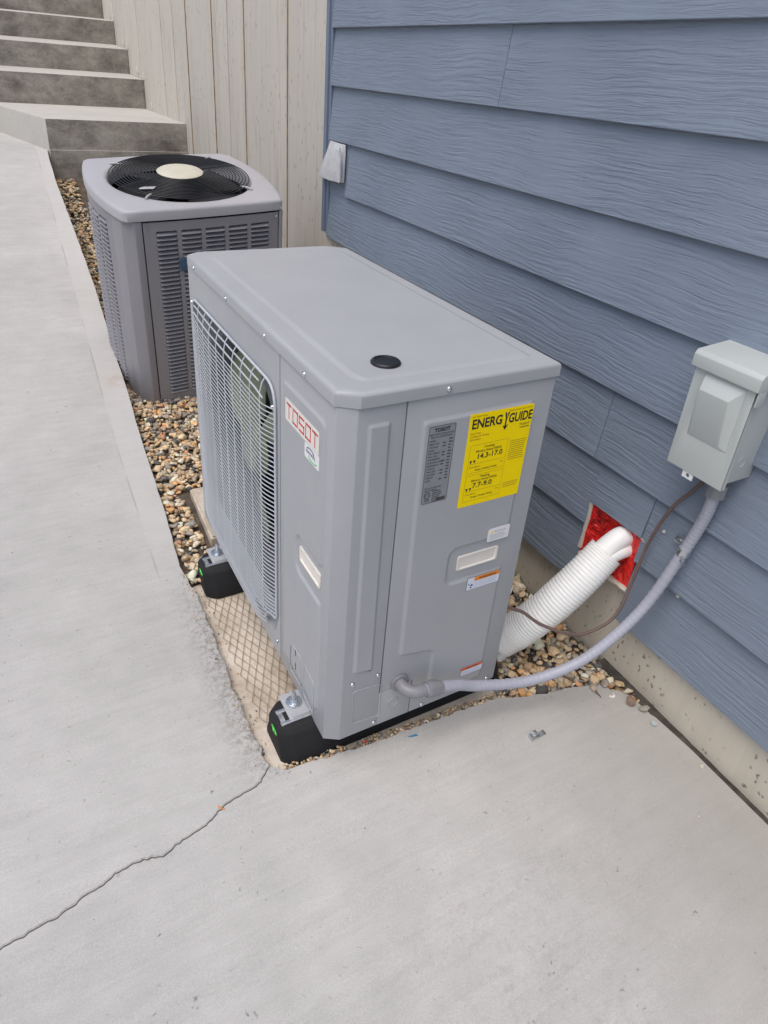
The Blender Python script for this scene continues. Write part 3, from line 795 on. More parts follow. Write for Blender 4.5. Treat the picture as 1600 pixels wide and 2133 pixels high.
# screws
def screw_mesh():
    q = MB(); ls = []
    for rr, z in ((.0052, 0), (.0052, .0012), (.0040, .0030), (.0018, .0038)):
        ls.append([(rr * math.cos(i * math.pi / 5), rr * math.sin(i * math.pi / 5), z) for i in range(10)])
    q.loops(ls); return mesh_from('screw', q, 'zinc', smooth=60)
scr = screw_mesh(); s0 = None
spots = [((-.0042, y, .7895), (0, -math.pi / 2, 0)) for y in (.844, .582, .336, .139)] + [((x, -.0005, z), (math.pi / 2, 0, 0)) for x, z in ((.111, .157), (.052, .157), (.233, .008), (.111, .013), (.414, .009))]
spots += [((.196, -.0042, .7935), (math.pi / 2, 0, 0)), ((-.0005, .196, .040), (0, -math.pi / 2, 0)), ((-.0005, .286, .04), (0, -math.pi / 2, 0))]
for p, rt in spots:
    if s0 is None: s0 = link('screw', scr, hp, loc=p, rot=rt)
    else: copy_to(s0, p, hp, rt)
# recessed handles
def handle(a0, a1, b0, b1, fn):
    pr = []
    for ins, d in ((0, .0002), (0, .0025), (.003, .0032), (.0052, .0022), (.0062, -.004), (.012, -.013)):
        pr.append([fn(a, b, d) for a, b in round_poly([(a0 + ins, b0 + ins * .8), (a1 - ins, b0 + ins * .8), (a1 - ins, b1 - ins * .8), (a0 + ins, b1 - ins * .8)], .005, 3)])
    q = MB(); q.loops(pr); return obj('handle', q, 'ivory', hp, smooth=35)
def cut(o, box):
    q = MB(); q.box(*box); cme = mesh_from('cutter', q, 'dark', smooth=0); co = bpy.data.objects.new('cutter', cme); COL.objects.link(co)
    md = o.modifiers.new('b', 'BOOLEAN'); md.object = co; md.operation = 'DIFFERENCE'; md.solver = 'EXACT'
    bpy.context.view_layer.update(); dg = bpy.context.evaluated_depsgraph_get(); nm = bpy.data.meshes.new_from_object(o.evaluated_get(dg))
    o.modifiers.clear(); o.data = nm; bpy.data.objects.remove(co)
cut(service_panel, (.2735, .3715, -.02, .02, .3805, .4135)); cut(corner_panel, (-.02, .02, .0555, .1525, .3835, .4165))
handle(.272, .373, .379, .415, EN)
handle(.054, .154, .382, .418, FR)
# fan guard: border frame, horizontal wires bent at the ends, upright supports
gy0, gy1, gz0, gz1 = .282, .880, .040, .706
PB = .030
guard = None
fpoly = round_poly([(gy0, gz1 - .0), (gy0, .112), (.335, .098), (.37, gz0), (gy1, gz0), (gy1, gz1)], [.05, .012, .02, .03, .03, .035], 6)
q = MB(); q.tube([FR(a, b, .004) for a, b in fpoly], .0030, 8, closed=True)
guard = obj('fan_guard', q, 'wire', hp, smooth=60)
def wire_mesh(len_y, r_=.00125):
    # centred: runs along y from 0 to len_y, offset d
    pts = [(-.004, 0), (-.0055, .006), (-.010, .016), (-.0145, .028), (-.0175, .040), (-.0185, .052)]
    P = [(x, y, 0) for x, y in pts] + [(-.019, .052 + (len_y - .242) * k / 5, 0) for k in range(1, 5)] + [(-.0188, len_y - .19, 0), (-.0168, len_y - .13, 0), (-.0125, len_y - .07, 0), (-.0085, len_y - .03, 0), (-.0055, len_y - .008, 0), (-.004, len_y, 0)]
    q = MB(); q.tube(P, r_, 6); return mesh_from('wire', q, 'wire', smooth=60)
wm = wire_mesh(gy1 - gy0 - .006); w0 = None
nz = 50
z_lo, z_hi = .115, .655
for i in range(nz):
    z = z_lo + (z_hi - z_lo) * i / (nz - 1); p = (0, gy0 + .003, z)
    if w0 is None: w0 = link('wire', wm, guard, loc=p)
    else: copy_to(w0, p, guard)
wm2 = wire_mesh(gy1 - .345); w1 = None
for z in (.104, .093, .082, .071, .060, .050):
    if w1 is None: w1 = link('wire', wm2, guard, loc=(0, .345, z))
    else: copy_to(w1, (0, .345, z), guard)
# two straight upper wires
for z, d in ((.690, .011), (.673, .0165)):
    q = MB(); q.tube([FR(.355 if z > .68 else .318, z - (0 if z > .68 else .004), d)] + [FR(y, z, d * min(1.0, .5 + (.87 - y) / .30)) for y in (.36, .5, .7, .76, .86)], .0019, 6); obj('wire', q, 'wire', guard)
# uprights
for y in [.335 + .0600 * i for i in range(9)]:
    bf = min(1.0, .45 + (.87 - y) / .30)
    zb = .075 if y > .36 else .10
    P = [FR(y, gz1 - .001, .004), FR(y, .694, .011 * bf), FR(y, .676, .0155 * bf), FR(y, .660, .0168 * bf), FR(y, .4, .0168 * bf), FR(y, zb + .02, .0168 * bf), FR(y, zb, .012 * bf), FR(y, zb - .012, .004)]
    q = MB(); q.tube(P, .0016, 6); obj('upright', q, 'wire', guard)
for y, z in ((.300, .655), (.300, .115), (.89, .69), (.34, .09)):
    q = MB(); q.cyl(FR(y, z, .0), (-1, 0, 0), .0055, .006, 10, .004); obj('guard_clip', q, 'zinc', guard)

# ---- labels
def label(name, a0, a1, b0, b1, fn, mat, d=.0046, rc=.004, th=.0004):
    q = MB(); q.prism(round_poly([(a0, b0), (a1, b0), (a1, b1), (a0, b1)], rc, 3), fn, d, d + th); return obj(name, q, mat, hp, smooth=30)
xe, ye = (1, 0, 0), (0, 0, 1)
def etext(s, size, x, z, mat, par, align='LEFT', d=.00535, sx=1., bold=0.): return text(s, size, (x, -d, z), xe, ye, mat, par, align=align, sx=sx, bold=bold)
def ftext(s, size, y, z, mat, par, align='LEFT', d=.00535, sx=1., bold=0.): return text(s, size, (-d, y, z), (0, -1, 0), ye, mat, par, align=align, sx=sx, bold=bold)
def bars(par, fn, rects, mat, d=.00505, name='printed_rule'):
    q = MB()
    for a0, a1, b0, b1 in rects: q.prism([(a0, b0), (a1, b0), (a1, b1), (a0, b1)], fn, d, d + .0001)
    return obj(name, q, mat, par, smooth=0)
# brand label: block lettering from strokes
bl = label('brand_label', .070, .224, .6665, .7115, FR, 'logo_paper', rc=.004)
def stroke_letters(y0, z0, h, wd, mat, par):
    t_ = .0042; tv = .0034; gap = .0052; y = y0; rects = []
    def R(u0, u1, v0, v1): rects.append((y - u1, y - u0, z0 + v0, z0 + v1))
    for ch in 'TOSOT':
        if ch == 'T': R(0, wd, h - t_, h); R(wd / 2 - tv / 2, wd / 2 + tv / 2, 0, h)
        if ch == 'O': R(0, wd, h - t_, h); R(0, tv, 0, h - t_ * 1.25); R(wd - tv, wd, t_ * 1.25, h); R(0, wd, 0, t_)
        if ch == 'S': R(0, wd, h - t_, h); R(0, tv, h / 2, h - t_); R(0, wd, h / 2 - t_ / 2, h / 2 + t_ / 2); R(wd - tv, wd, t_, h / 2); R(0, wd, 0, t_)
        y -= wd + gap
    bars(par, FR, rects, mat, name='lettering')
stroke_letters(.218, .6735, .031, .0245, 'red', bl)
# small eco sticker with arcs
st = label('round_logo_sticker', .067, .131, .636, .6655, FR, 'paper', rc=.005)
def arc(cy, cz, r0, a0, a1, fn, mat, par, wd=.0009):
    P = [(cy + r0[0] * math.cos(a0 + (a1 - a0) * i / 14), cz + r0[1] * math.sin(a0 + (a1 - a0) * i / 14)) for i in range(15)]
    q = MB(); q.tube([fn(a, b, .0052) for a, b in P], wd, 5); obj('printed_arc', q, mat, par, smooth=60)
arc(.105, .6535, (.017, .008), .5, 2.9, FR, 'navy', st); arc(.094, .648, (.019, .008), 3.6, 5.9, FR, 'green', st)
ftext('SEASONAL', .0078, .124, .6490, 'navy', st, sx=1.1)
# rating plate
rp = label('rating_plate', .1645, .221, .568, .728, EN, 'grey_label', rc=.003)
q = MB(); q.tube([EN(a, b, .0051) for a, b in round_poly([(.166, .5695), (.2195, .5695), (.2195, .7265), (.166, .7265)], .003, 2)], .00035, 4, closed=True); obj('printed_frame', q, 'ink_grey', rp)
etext('TOSOT', .0098, .1925, .7155, 'ink', rp, 'CENTER', bold=.0003)
etext('HEAT PUMP OUTDOOR UNIT', .0046, .1925, .7090, 'ink_grey', rp, 'CENTER', sx=.84)
etext('SPLIT AIR CONDITIONER', .0046, .1925, .7036, 'ink_grey', rp, 'CENTER', sx=.84)
rr = random.Random(2); rows = ['MODEL', 'SERIAL NO.', 'VOLTAGE', 'PHASE', 'MIN. CIRCUIT', 'MAX. FUSE', 'COMPRESSOR', 'OUTDOOR MOTOR', 'REFRIGERANT', 'CHARGE', 'HIGH SIDE', 'LOW SIDE', 'WEIGHT', 'DATE']
for i, s_ in enumerate(rows):
    z = .6965 - i * .0062; etext(s_, .0046, .1685, z, 'ink_grey', rp, sx=.9)
    bars(rp, EN, [(.209, .209 + .008 * rr.uniform(.6, 1), z, z + .0026)] + ([(.197, .203, z, z + .0026)] if i % 3 else []), 'ink_grey')
etext('FOR OUTDOOR USE', .0042, .1690, .6000, 'ink_grey', rp, sx=.9); etext('USO EXTERIOR', .0042, .1690, .5950, 'ink_grey', rp, sx=.9)
q = MB(); ls = [[EN(.1765 + r1 * math.cos(2 * math.pi * i / 24), .586 + r1 * 1.05 * math.sin(2 * math.pi * i / 24), .0052) for i in range(24)] for r1 in (.0055, .0068)]
q.v = [p for l in ls for p in l]; q.f = [(i, (i + 1) % 24, 24 + (i + 1) % 24, 24 + i) for i in range(24)]; obj('printed_ring', q, 'ink', rp, smooth=0)
etext('ETL', .0055, .1765, .5845, 'ink', rp, 'CENTER')
bars(rp, EN, [(.187, .187 + .02 * rr.uniform(.6, 1), .592 - k * .0042, .5938 - k * .0042) for k in range(6)] + [(.171, .182, .5765 - k * .003, .5778 - k * .003) for k in range(2)], 'ink_grey')
bars(rp, EN, [(.1975, .2165, .5705, .5775)], 'ink_grey')
# energy guide
eg = label('energy_label', .249, .3925, .539, .736, EN, 'yellow', rc=.003)
etext('ENERG', .0265, .2545, .7065, 'ink', eg, sx=.82, bold=.0006)
etext('GUIDE', .0265, .3365, .7055, 'ink', eg, sx=.70, bold=.0006)
q = MB(); q.prism([(.3265, .7275), (.3305, .7275), (.3325, .716), (.3325, .700), (.3375, .703), (.3310, .692), (.3245, .702), (.3293, .700), (.3293, .716)], EN, .0052, .0053)
q.prism([(.3335, .7275), (.3375, .7275), (.3330, .716), (.3325, .712)], EN, .0052, .0053); obj('arrow_letter', q, 'ink', eg, smooth=0)
etext('U.S. Government', .0052, .2535, .7290, 'ink_soft', eg, sx=.9); etext('Federal law prohibits removal of this label', .0040, .3885, .7290, 'ink_soft', eg, 'RIGHT', sx=.8)
for i, s_ in enumerate(('Heat Pump', 'Cooling and Heating', 'Split System')): etext(s_, .0050, .2545, .6950 - .0062 * i, 'ink_soft', eg)
etext('TOSOT', .0062, .3885, .6950, 'ink', eg, 'RIGHT', sx=1.2); bars(eg, EN, [(.366, .3885, .6895, .6918)], 'ink_soft')
def rect_line(a0, a1, b0, b1, w_=.0005): return [(a0, a1, b0, b0 + w_), (a0, a1, b1 - w_, b1), (a0, a0 + w_, b0, b1), (a1 - w_, a1, b0, b1)]
bars(eg, EN, rect_line(.259, .345, .612, .672) + rect_line(.259, .345, .550, .607), 'ink_soft')
etext('Cooling', .0072, .302, .6630, 'ink', eg, 'CENTER'); etext('Efficiency Rating (SEER2)', .0062, .302, .6555, 'ink', eg, 'CENTER', sx=.95)
etext('14.3-17.0', .0150, .3055, .6415, 'ink', eg, 'CENTER', sx=1.05, bold=.0002)
etext('Heating', .0072, .302, .5995, 'ink', eg, 'CENTER'); etext('Efficiency Rating (HSPF2)', .0062, .302, .5925, 'ink', eg, 'CENTER', sx=.95)
etext('7.7-9.0', .0150, .2990, .5785, 'ink', eg, 'CENTER', sx=1.1, bold=.0002)
for zz in (.627, .567):
    bars(eg, EN, [(.263, .341, zz + .0045, zz + .0050), (.263, .2635, zz - .006, zz + .004)], 'ink_soft')
    q = MB()
    for xx in (.2645, .2725): q.prism([(xx - .003, zz + .0125), (xx + .003, zz + .0125), (xx, zz + .0055)], EN, .0052, .0053)
    obj('printed_pointer', q, 'ink', eg, smooth=0)
    etext('Least Efficient', .0040, .2645, zz - .003, 'ink_soft', eg); etext('Most', .0040, .341, zz - .003, 'ink_soft', eg, 'RIGHT')
    etext('Range of Similar Models', .0052, .302, zz - .0105, 'ink', eg, 'CENTER')
for k in range(10): bars(eg, EN, [(.350, .3885 - .006 * rr.random(), .664 - k * .0044, .6652 - k * .0044)], 'ink_soft')
for k in range(3): bars(eg, EN, [(.350, .388 - .009 * rr.random(), .572 - k * .0044, .5732 - k * .0044)], 'ink_soft')
# small white warning, orange warnings
sw = label('caution_label', .336, .390, .4345, .4665, EN, 'paper', rc=.004, d=.0005 + .0046)
etext('WARNING', .0060, .351, .4555, 'ink_pale', sw, d=.0058)
q = MB(); q.prism([(.342, .4545), (.349, .4545), (.3455, .4610)], EN, .0056, .0058); obj('printed_triangle', q, 'yellow', sw, smooth=0)
bars(sw, EN, [(.342, .385 - .008 * rr.random(), .450 - k * .0035, .4508 - k * .0035) for k in range(4)], 'ink_pale', d=.0057)
def warn(a0, a1, b0, b1, omat, pict):
    l = label('warning_label', a0, a1, b0, b1, EN, 'ink_grey', rc=.003, d=.0047)
    ix = a0 + (a1 - a0) * (.22 if pict else .02)
    q = MB(); q.prism(round_poly([(a0 + .001, b0 + .001), (a1 - .001, b0 + .001), (a1 - .001, b1 - .001), (a0 + .001, b1 - .001)], .0025, 2), EN, .0051, .0053); obj('label_face', q, 'bluepaper', l, smooth=0)
    hb = (b1 - b0) * .36
    bars(l, EN, [(ix, a1 - .002, b1 - hb, b1 - .0014)], omat, d=.0053, name='warning_band')
    etext('WARNING' if pict else 'CAUTION', hb * .75, (ix + a1) / 2, b1 - hb * .86, 'ink', l, 'CENTER', d=.0057)
    bars(l, EN, [(ix + .002, a1 - .003 - .008 * rr.random(), b1 - hb - .005 - k * .0040, b1 - hb - .0042 - k * .0040) for k in range(4 if pict else 3)], 'ink_pale', d=.0053)
    if pict:
        q = MB(); q.cyl(EN(a0 + .0135, b0 + .0135, .0053), (0, -1, 0), .0026, .0003, 10); q.cyl(EN(a0 + .0115, b0 + .0075, .0053), (0, -1, 0), .0022, .0003, 10)
        q.prism([(a0 + .003, b0 + .018), (a0 + .0038, b0 + .0192), (a0 + .011, b0 + .013), (a0 + .0102, b0 + .0118)], EN, .0053, .0056); obj('pictogram', q, 'navy', l, smooth=0)
warn(.303, .3885, .3175, .3515, 'orange', True)
warn(.328, .3890, .0555, .0830, 'redor', False)

# feet brackets on the rails with bolts
def foot(yc):
    q = MB()
    q.prism(round_poly([(-.047, yc - .036), (.02, yc - .036), (.02, yc + .036), (-.047, yc + .036)], .003, 2), TP, .0035, .0062)
    fp = obj('foot_bracket', q, 'unit', hp, bevel=.0006)
    q = MB(); q.prism(round_poly([(-.04, yc - .034), (.0, yc - .034), (.0, yc - .024), (-.04, yc - .024)], .002, 2), TP, .006, .009); obj('foot_rib', q, 'unit', fp)
    q = MB(); q.cyl((-.022, yc + .006, .0062), (0, 0, 1), .0185, .0022, 24); obj('washer', q, 'zinc', fp, bevel=.0006)
    q = MB(); q.cyl((-.022, yc + .006, .0084), (0, 0, 1), .0135, .0020, 20); obj('spring_washer', q, 'zinc', fp, bevel=.0004)
    q = MB(); q.cyl((-.022, yc + .006, .0104), (0, 0, 1), .0095, .0075, 6); obj('nut', q, 'zinc', fp, bevel=.0009)
    q = MB(); ls = [[(-.022 + rr_ * math.cos(i * math.pi / 6), yc + .006 + rr_ * math.sin(i * math.pi / 6), .0179 + k * .0012) for i in range(12)] for k, rr_ in enumerate([.0048, .0042] * 9)]
    q.loops(ls); obj('bolt', q, 'zinc', fp, smooth=0)
foot(.122); foot(.706)
# elbow fitting into the cabinet
ex, ez = .166, .112
q = MB(); q.cyl((ex, .0, ez), (0, -1, 0), .0215, .006, 24); obj('locknut', q, 'fitting', hp, bevel=.001)
q = MB(); P = [(ex, -.004, ez)] + [(ex + .03 * (1 - math.cos(a)), -.004 - .034 * math.sin(a), ez - .004 * math.sin(a)) for a in [i * math.pi / 2 / 9 for i in range(1, 10)]] + [(ex + .042, -.038, ez - .006)]
q.tube(P, .0135, 18); obj('elbow', q, 'fitting', hp, smooth=60)

# ------------------------------------------------------------------ rubber rails
def rail(yc, label):
    rt = empty('rubber_rail', (.2, yc, -.088), label, 'mounting rail', 'rubber rails under the heat pump')
    hb, htp = .069, .050; zb, zt = -.088, .003; x0, x1 = -.078, .515
    ls = []
    # cross-sections along x with chamfered ends
    def sec(x, k):
        b_, t_ = hb - k, htp - k * .8
        return [(x, yc - b_, zb), (x, yc - b_, zb + .018), (x, yc - b_ + .012, zb + .045), (x, yc - t_, zt - .012 - k * .3), (x, yc - t_ + .012, zt - k * .3),
                (x, yc + t_ - .012, zt - k * .3), (x, yc + t_, zt - .012 - k * .3), (x, yc + b_ - .012, zb + .045), (x, yc + b_, zb + .018), (x, yc + b_, zb)]
    for x, k in ((x0, .026), (x0 + .006, .018), (x0 + .022, .004), (x0 + .03, 0), (.2, 0), (x1 - .03, 0), (x1 - .022, .004), (x1, .026)): ls.append(sec(x, k))
    q = MB(); q.loops(ls); obj('rubber_body', q, 'rubber', rt, smooth=35, bevel=.003)
    # strut channel set in the top
    q = MB()
    q.box(-.068, .48, yc - .005 - .021, yc - .005 - .012, zt - .003, zt + .0012); q.box(-.068, .48, yc - .005 + .012, yc - .005 + .021, zt - .003, zt + .0012)
    q.box(-.066, .48, yc - .005 - .012, yc - .005 + .012, zt - .003, zt - .0012)
    obj('strut_channel', q, 'galv', rt, bevel=.0005)
    # bubble level vial in the end face
    q = MB(); c = Vector((x0 + .0035, yc - .004, -.028)); ls = []
    for k, (rr_, d) in enumerate(((1, 0), (.95, .0035), (.6, .0052))):
        ls.append([c + Vector((-d, .017 * rr_ * math.cos(i * math.pi / 8), .0075 * rr_ * math.sin(i * math.pi / 8))) for i in range(16)])
    q.loops(ls); obj('level_vial', q, 'slime', rt, smooth=60)
    q = MB(); q.box(x0 - .0022, x0 - .0016, yc - .012, yc - .0105, -.034, -.022); q.box(x0 - .0022, x0 - .0016, yc + .003, yc + .0045, -.034, -.022); obj('vial_mark', q, 'ink', rt)
rail(.108, 'nearer black rubber mounting rail with green level vial under the heat pump end panel')
rail(.692, 'farther black rubber mounting rail under the heat pump, beside the gravel')

# ------------------------------------------------------------------ small condenser
cn = empty('condenser', (0, 0, 0), 'older square grey louvred condenser with black fan guard and cream cap on top', 'condenser')
al, tl = -.061, .158
Rz = Matrix.Rotation(-al, 4, 'Z'); Rx = Matrix.Rotation(tl, 4, 'X'); Ry = Matrix.Rotation(-.047, 4, 'Y')
CM = Matrix.Translation((.010, 1.845, -.062)) @ Rz @ Rx @ Ry
cn.matrix_world = CM; cn.rotation_euler = CM.to_euler(); cn.location = CM.to_translation()
SZ, CH = .60, .838; FRAD = .268
def fp(ins=0., bulge=1.0, n=10, c=.034):
    """footprint, counter-clockwise from near-left; near and far sides almost flat, flanks bowed"""
    out = []
    A = [(c, 0), (SZ - .012, 0), (SZ, .012), (SZ, SZ - .03), (SZ - .03, SZ), (c, SZ), (0, SZ - c), (0, c)]
    bl_ = {0: .010, 2: .042, 4: .01, 6: .042}
    for i in range(8):
        p = Vector(A[i]); r_ = Vector(A[(i + 1) % 8]); d = r_ - p; nr = Vector((d.y, -d.x)).normalized(); b_ = bl_.get(i, 0) * bulge
        k = n if b_ else 1
        for j in range(k):
            t_ = j / k; q_ = p + d * t_ + nr * (4 * t_ * (1 - t_)) * b_
            out.append(q_)
    ctr = Vector((SZ / 2, SZ / 2))
    return [tuple(ctr + (q_ - ctr) * (1 - ins / (SZ / 2))) for q_ in out]
def clink(name, mb, mat, par=None, **k):
    par = par or cn; me = mesh_from(name, mb, mat, **k); c = recenter(me)
    o = bpy.data.objects.new(name, me); COL.objects.link(o); o.parent = par; o.location = c - (CP.get(par.name, Vector())); CP[o.name] = c; return o
CP = {}
ZB, ZT = .018, CH - .042
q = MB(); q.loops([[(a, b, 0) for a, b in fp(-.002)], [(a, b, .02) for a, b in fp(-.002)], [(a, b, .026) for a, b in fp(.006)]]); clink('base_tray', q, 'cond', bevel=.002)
q = MB(); q.loops([[(a, b, .02) for a, b in fp(.022)], [(a, b, ZT) for a, b in fp(.022)]], False, False); clink('coil', q, 'dark')
# lid
q = MB(); L1_ = []
for ins, z in ((-.003, CH - .040), (-.003, CH - .012), (-.001, CH - .006), (.004, CH - .002), (.012, CH)): L1_.append([(a, b, z) for a, b in fp(ins, c=.016)])
cc = (SZ / 2, SZ / 2); nfp = len(L1_[0])
ringp = []
for (a, b) in fp(0, c=.016):
    an = math.atan2(b - cc[1], a - cc[0]); ringp.append(an)
for rr_, z in ((FRAD + .022, CH + .004), (FRAD + .012, CH + .0035), (FRAD + .004, CH - .002), (FRAD, CH - .012), (FRAD - .003, CH - .05)):
    L1_.append([(cc[0] + rr_ * math.cos(an), cc[1] + rr_ * math.sin(an), z) for an in ringp])
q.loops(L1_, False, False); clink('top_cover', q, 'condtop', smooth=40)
# corner post (near-left) and right corner post
q = MB(); q.loops([[(a, b, z) for a, b in [(.060, -.003), (.034, -.003), (-.003, .034), (-.0085, .06), (-.018, .106), (-.010, .106), (.006, .036), (.036, .006), (.060, .006)]] for z in (.022, ZT)]); clink('corner_post', q, 'cond', bevel=.003)
q = MB(); q.box(SZ - .014, SZ + .001, -.004, .02, .022, ZT); clink('corner_post', q, 'cond', bevel=.003)
q = MB(); q.loops([[(a, b, z) for a, b in [(SZ - .02, SZ), (SZ + .004, SZ - .04), (SZ + .04, SZ / 2), (SZ + .004, .02), (SZ - .02, .02), (SZ + .02, SZ / 2)]] for z in (.022, ZT)]); clink('right_panel', q, 'cond')
# front louvre panel frame
X0, X1 = .064, SZ - .018; cols = 5; cg = .016
wL, wR = X0 + .044, X1 - .040; cwid = ((wR - wL) - cg * (cols - 1)) / cols
zl0, zl1 = .062, ZT - .040
def bow(x): t_ = (x - .05) / (SZ - .062); return -.010 * 4 * t_ * (1 - t_) 
def fbox(q, x0, x1, z0, z1, th=.006, prd=0.0):
    n = max(1, int((x1 - x0) / .05)); ls = []
    for i in range(n + 1):
        x = x0 + (x1 - x0) * i / n; y = bow(x) - prd; ls.append([(x, y, z0), (x, y, z1), (x, y + th, z1), (x, y + th, z0)])
    q.loops(ls)
q = MB(); fbox(q, X0, wL, .026, ZT - .006); fbox(q, wR, X1, .026, ZT - .006); fbox(q, wL, wR, .026, zl0); fbox(q, wL, wR, zl1, ZT - .006)
for i in range(cols - 1):
    xa = wL + (i + 1) * cwid + i * cg; fbox(q, xa, xa + cg, zl0, zl1)
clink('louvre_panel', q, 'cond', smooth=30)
NR = 40; pitch = (zl1 - zl0) / NR
def louvre_mesh(wd, dn=0.0):
    q = MB(); pr = [(.013, pitch * (.14 - dn * 2)), (.004, -pitch * (.02 + dn)), (-.0050, -pitch * .34), (-.0042, -pitch * .44), (.004, -pitch * .14), (.014, pitch * .04)]
    ls = [[(x, y, z) for y, z in pr] for x in (-wd / 2, wd / 2 - .006)]
    ls.append([(wd / 2, y * .3 + .002, z) for y, z in pr]); q.loops(ls); return mesh_from('louvre', q, 'cond', smooth=25)
lme = louvre_mesh(cwid); lp = None; nl = 0
for c_ in range(cols):
    xc = wL + c_ * (cwid + cg) + cwid / 2
    for r_ in range(NR):
        zc = zl0 + pitch * (r_ + .5)
        if c_ > 1 and r_ < NR * .55: continue
        p = Vector((xc, bow(xc), zc))
        if lp is None: o = bpy.data.objects.new('louvre', lme); lp = o; COL.objects.link(o)
        else: o = lp.copy(); COL.objects.link(o)
        o.parent = cn; o.location = p; nl += 1
# lower hidden louvres of the right columns as one part
q = MB()
for c_ in range(2, cols):
    xc = wL + c_ * (cwid + cg) + cwid / 2
    for r_ in range(int(NR * .55)):
        zc = zl0 + pitch * (r_ + .5)
        q.add([(xc - cwid / 2, bow(xc) + .010, zc + pitch * .42), (xc + cwid / 2, bow(xc) + .010, zc + pitch * .42), (xc + cwid / 2, bow(xc) - .004, zc - pitch * .4), (xc - cwid / 2, bow(xc) - .004, zc - pitch * .4)], [(0, 1, 2, 3)])
o = clink('lower_louvres', q, 'cond', smooth=0); tag(o, kind='stuff')
# flank louvre panel (left side, bowed)
def flank(t_, d=0.):   # t along y from near corner
    y = .05 + (SZ - .1) * t_; return (-(.042 * 4 * t_ * (1 - t_)) - d, y)
def lbox(q, t0, t1, z0, z1, th=.006):
    n = max(1, int((t1 - t0) / .06)); ls = []
    for i in range(n + 1):
        x, y = flank(t0 + (t1 - t0) * i / n); ls.append([(x, y, z0), (x, y, z1), (x + th, y, z1), (x + th, y, z0)])
    q.loops(ls)
q = MB(); tcol = [(.20, .33), (.36, .49), (.52, .65), (.68, .81)]
prev = .11
for a, b in tcol: lbox(q, prev, a, .026, ZT - .004); prev = b
lbox(q, prev, 1.0, .026, ZT - .004)
for a, b in tcol: lbox(q, a, b, .026, zl0); lbox(q, a, b, zl1, ZT - .004)
clink('louvre_panel', q, 'cond', smooth=40)
wd = .13 * (SZ - .1)
lm2 = louvre_mesh(wd, .10); lq = None
for a, b in tcol[:3]:
    tm = (a + b) / 2; x, y = flank(tm); x2, y2 = flank(b); x1_, y1_ = flank(a); ang = math.atan2(x2 - x1_, -(y2 - y1_))
    for r_ in range(NR):
        if nl >= 290: break
        o = (bpy.data.objects.new('louvre', lm2) if lq is None else lq.copy()); lq = lq or o; COL.objects.link(o); o.parent = cn
        o.location = (x, y, zl0 + pitch * (r_ + .5)); o.rotation_euler = (0, 0, -math.pi / 2 + math.atan2(-(x2 - x1_), (y2 - y1_))); nl += 1
# guard: concentric rings + 4 ribs, cap, fan
q = MB(); q.cyl((cc[0], cc[1], CH - .08), (0, 0, 1), FRAD - .003, .002, 48); clink('fan_floor', q, 'dark')
q = MB(); q.cyl((cc[0], cc[1], CH - .06), (0, 0, 1), .07, .03, 24)
for k in range(4):
    a0 = k * math.pi / 2 + .4; ls = []
    for i in range(6):
        rad = .06 + .19 * i / 5; row = []
        for j in range(5):
            an = a0 + .55 * (j / 4 - .5) * 1.4; row.append((cc[0] + rad * math.cos(an), cc[1] + rad * math.sin(an), CH - .045 + .03 * (j / 4 - .5)))
        ls.append(row + [(p_[0], p_[1], p_[2] - .003) for p_ in reversed(row)])
    q.loops(ls)
clink('fan', q, 'blade', smooth=50)
def dome(rad): return CH + .012 + .012 * (1 - (rad / FRAD) ** 2)
q = MB()
for k in range(4):
    an = k * math.pi / 2 + math.radians(20); q.tube([(cc[0] + rad * math.cos(an), cc[1] + rad * math.sin(an), dome(rad) - .003) for rad in (.07, .12, .18, .23, FRAD + .006)], .0030, 6)
fg = clink('fan_guard', q, 'black', smooth=60)
for k in range(15):
    rad = .088 + (FRAD - .092) * k / 14; q = MB(); q.tube([(cc[0] + rad * math.cos(i * 2 * math.pi / 48), cc[1] + rad * math.sin(i * 2 * math.pi / 48), dome(rad)) for i in range(48)], .0021, 5, closed=True)
    clink('guard_ring', q, 'black', fg, smooth=60)
q = MB(); q.loops([[(cc[0] + r_ * math.cos(i * 2 * math.pi / 40), cc[1] + r_ * math.sin(i * 2 * math.pi / 40), CH + z) for i in range(40)] for r_, z in ((.088, .020), (.088, .026), (.080, .031), (.04, .0325))]); clink('hub_cap', q, 'cream', smooth=50)
for k in range(4):
    an = k * math.pi / 2 + math.radians(48); q = MB(); c, s = math.cos(an), math.sin(an); ctr = Vector((cc[0] + (FRAD + .008) * c, cc[1] + (FRAD + .008) * s, CH + .006))
    q.tube([ctr + Vector((c * -.03, s * -.03, .004)), ctr + Vector((0, 0, .005)), ctr + Vector((c * .018, s * .018, 0))], .0045, 8); clink('guard_clip', q, 'condtop', smooth=60)
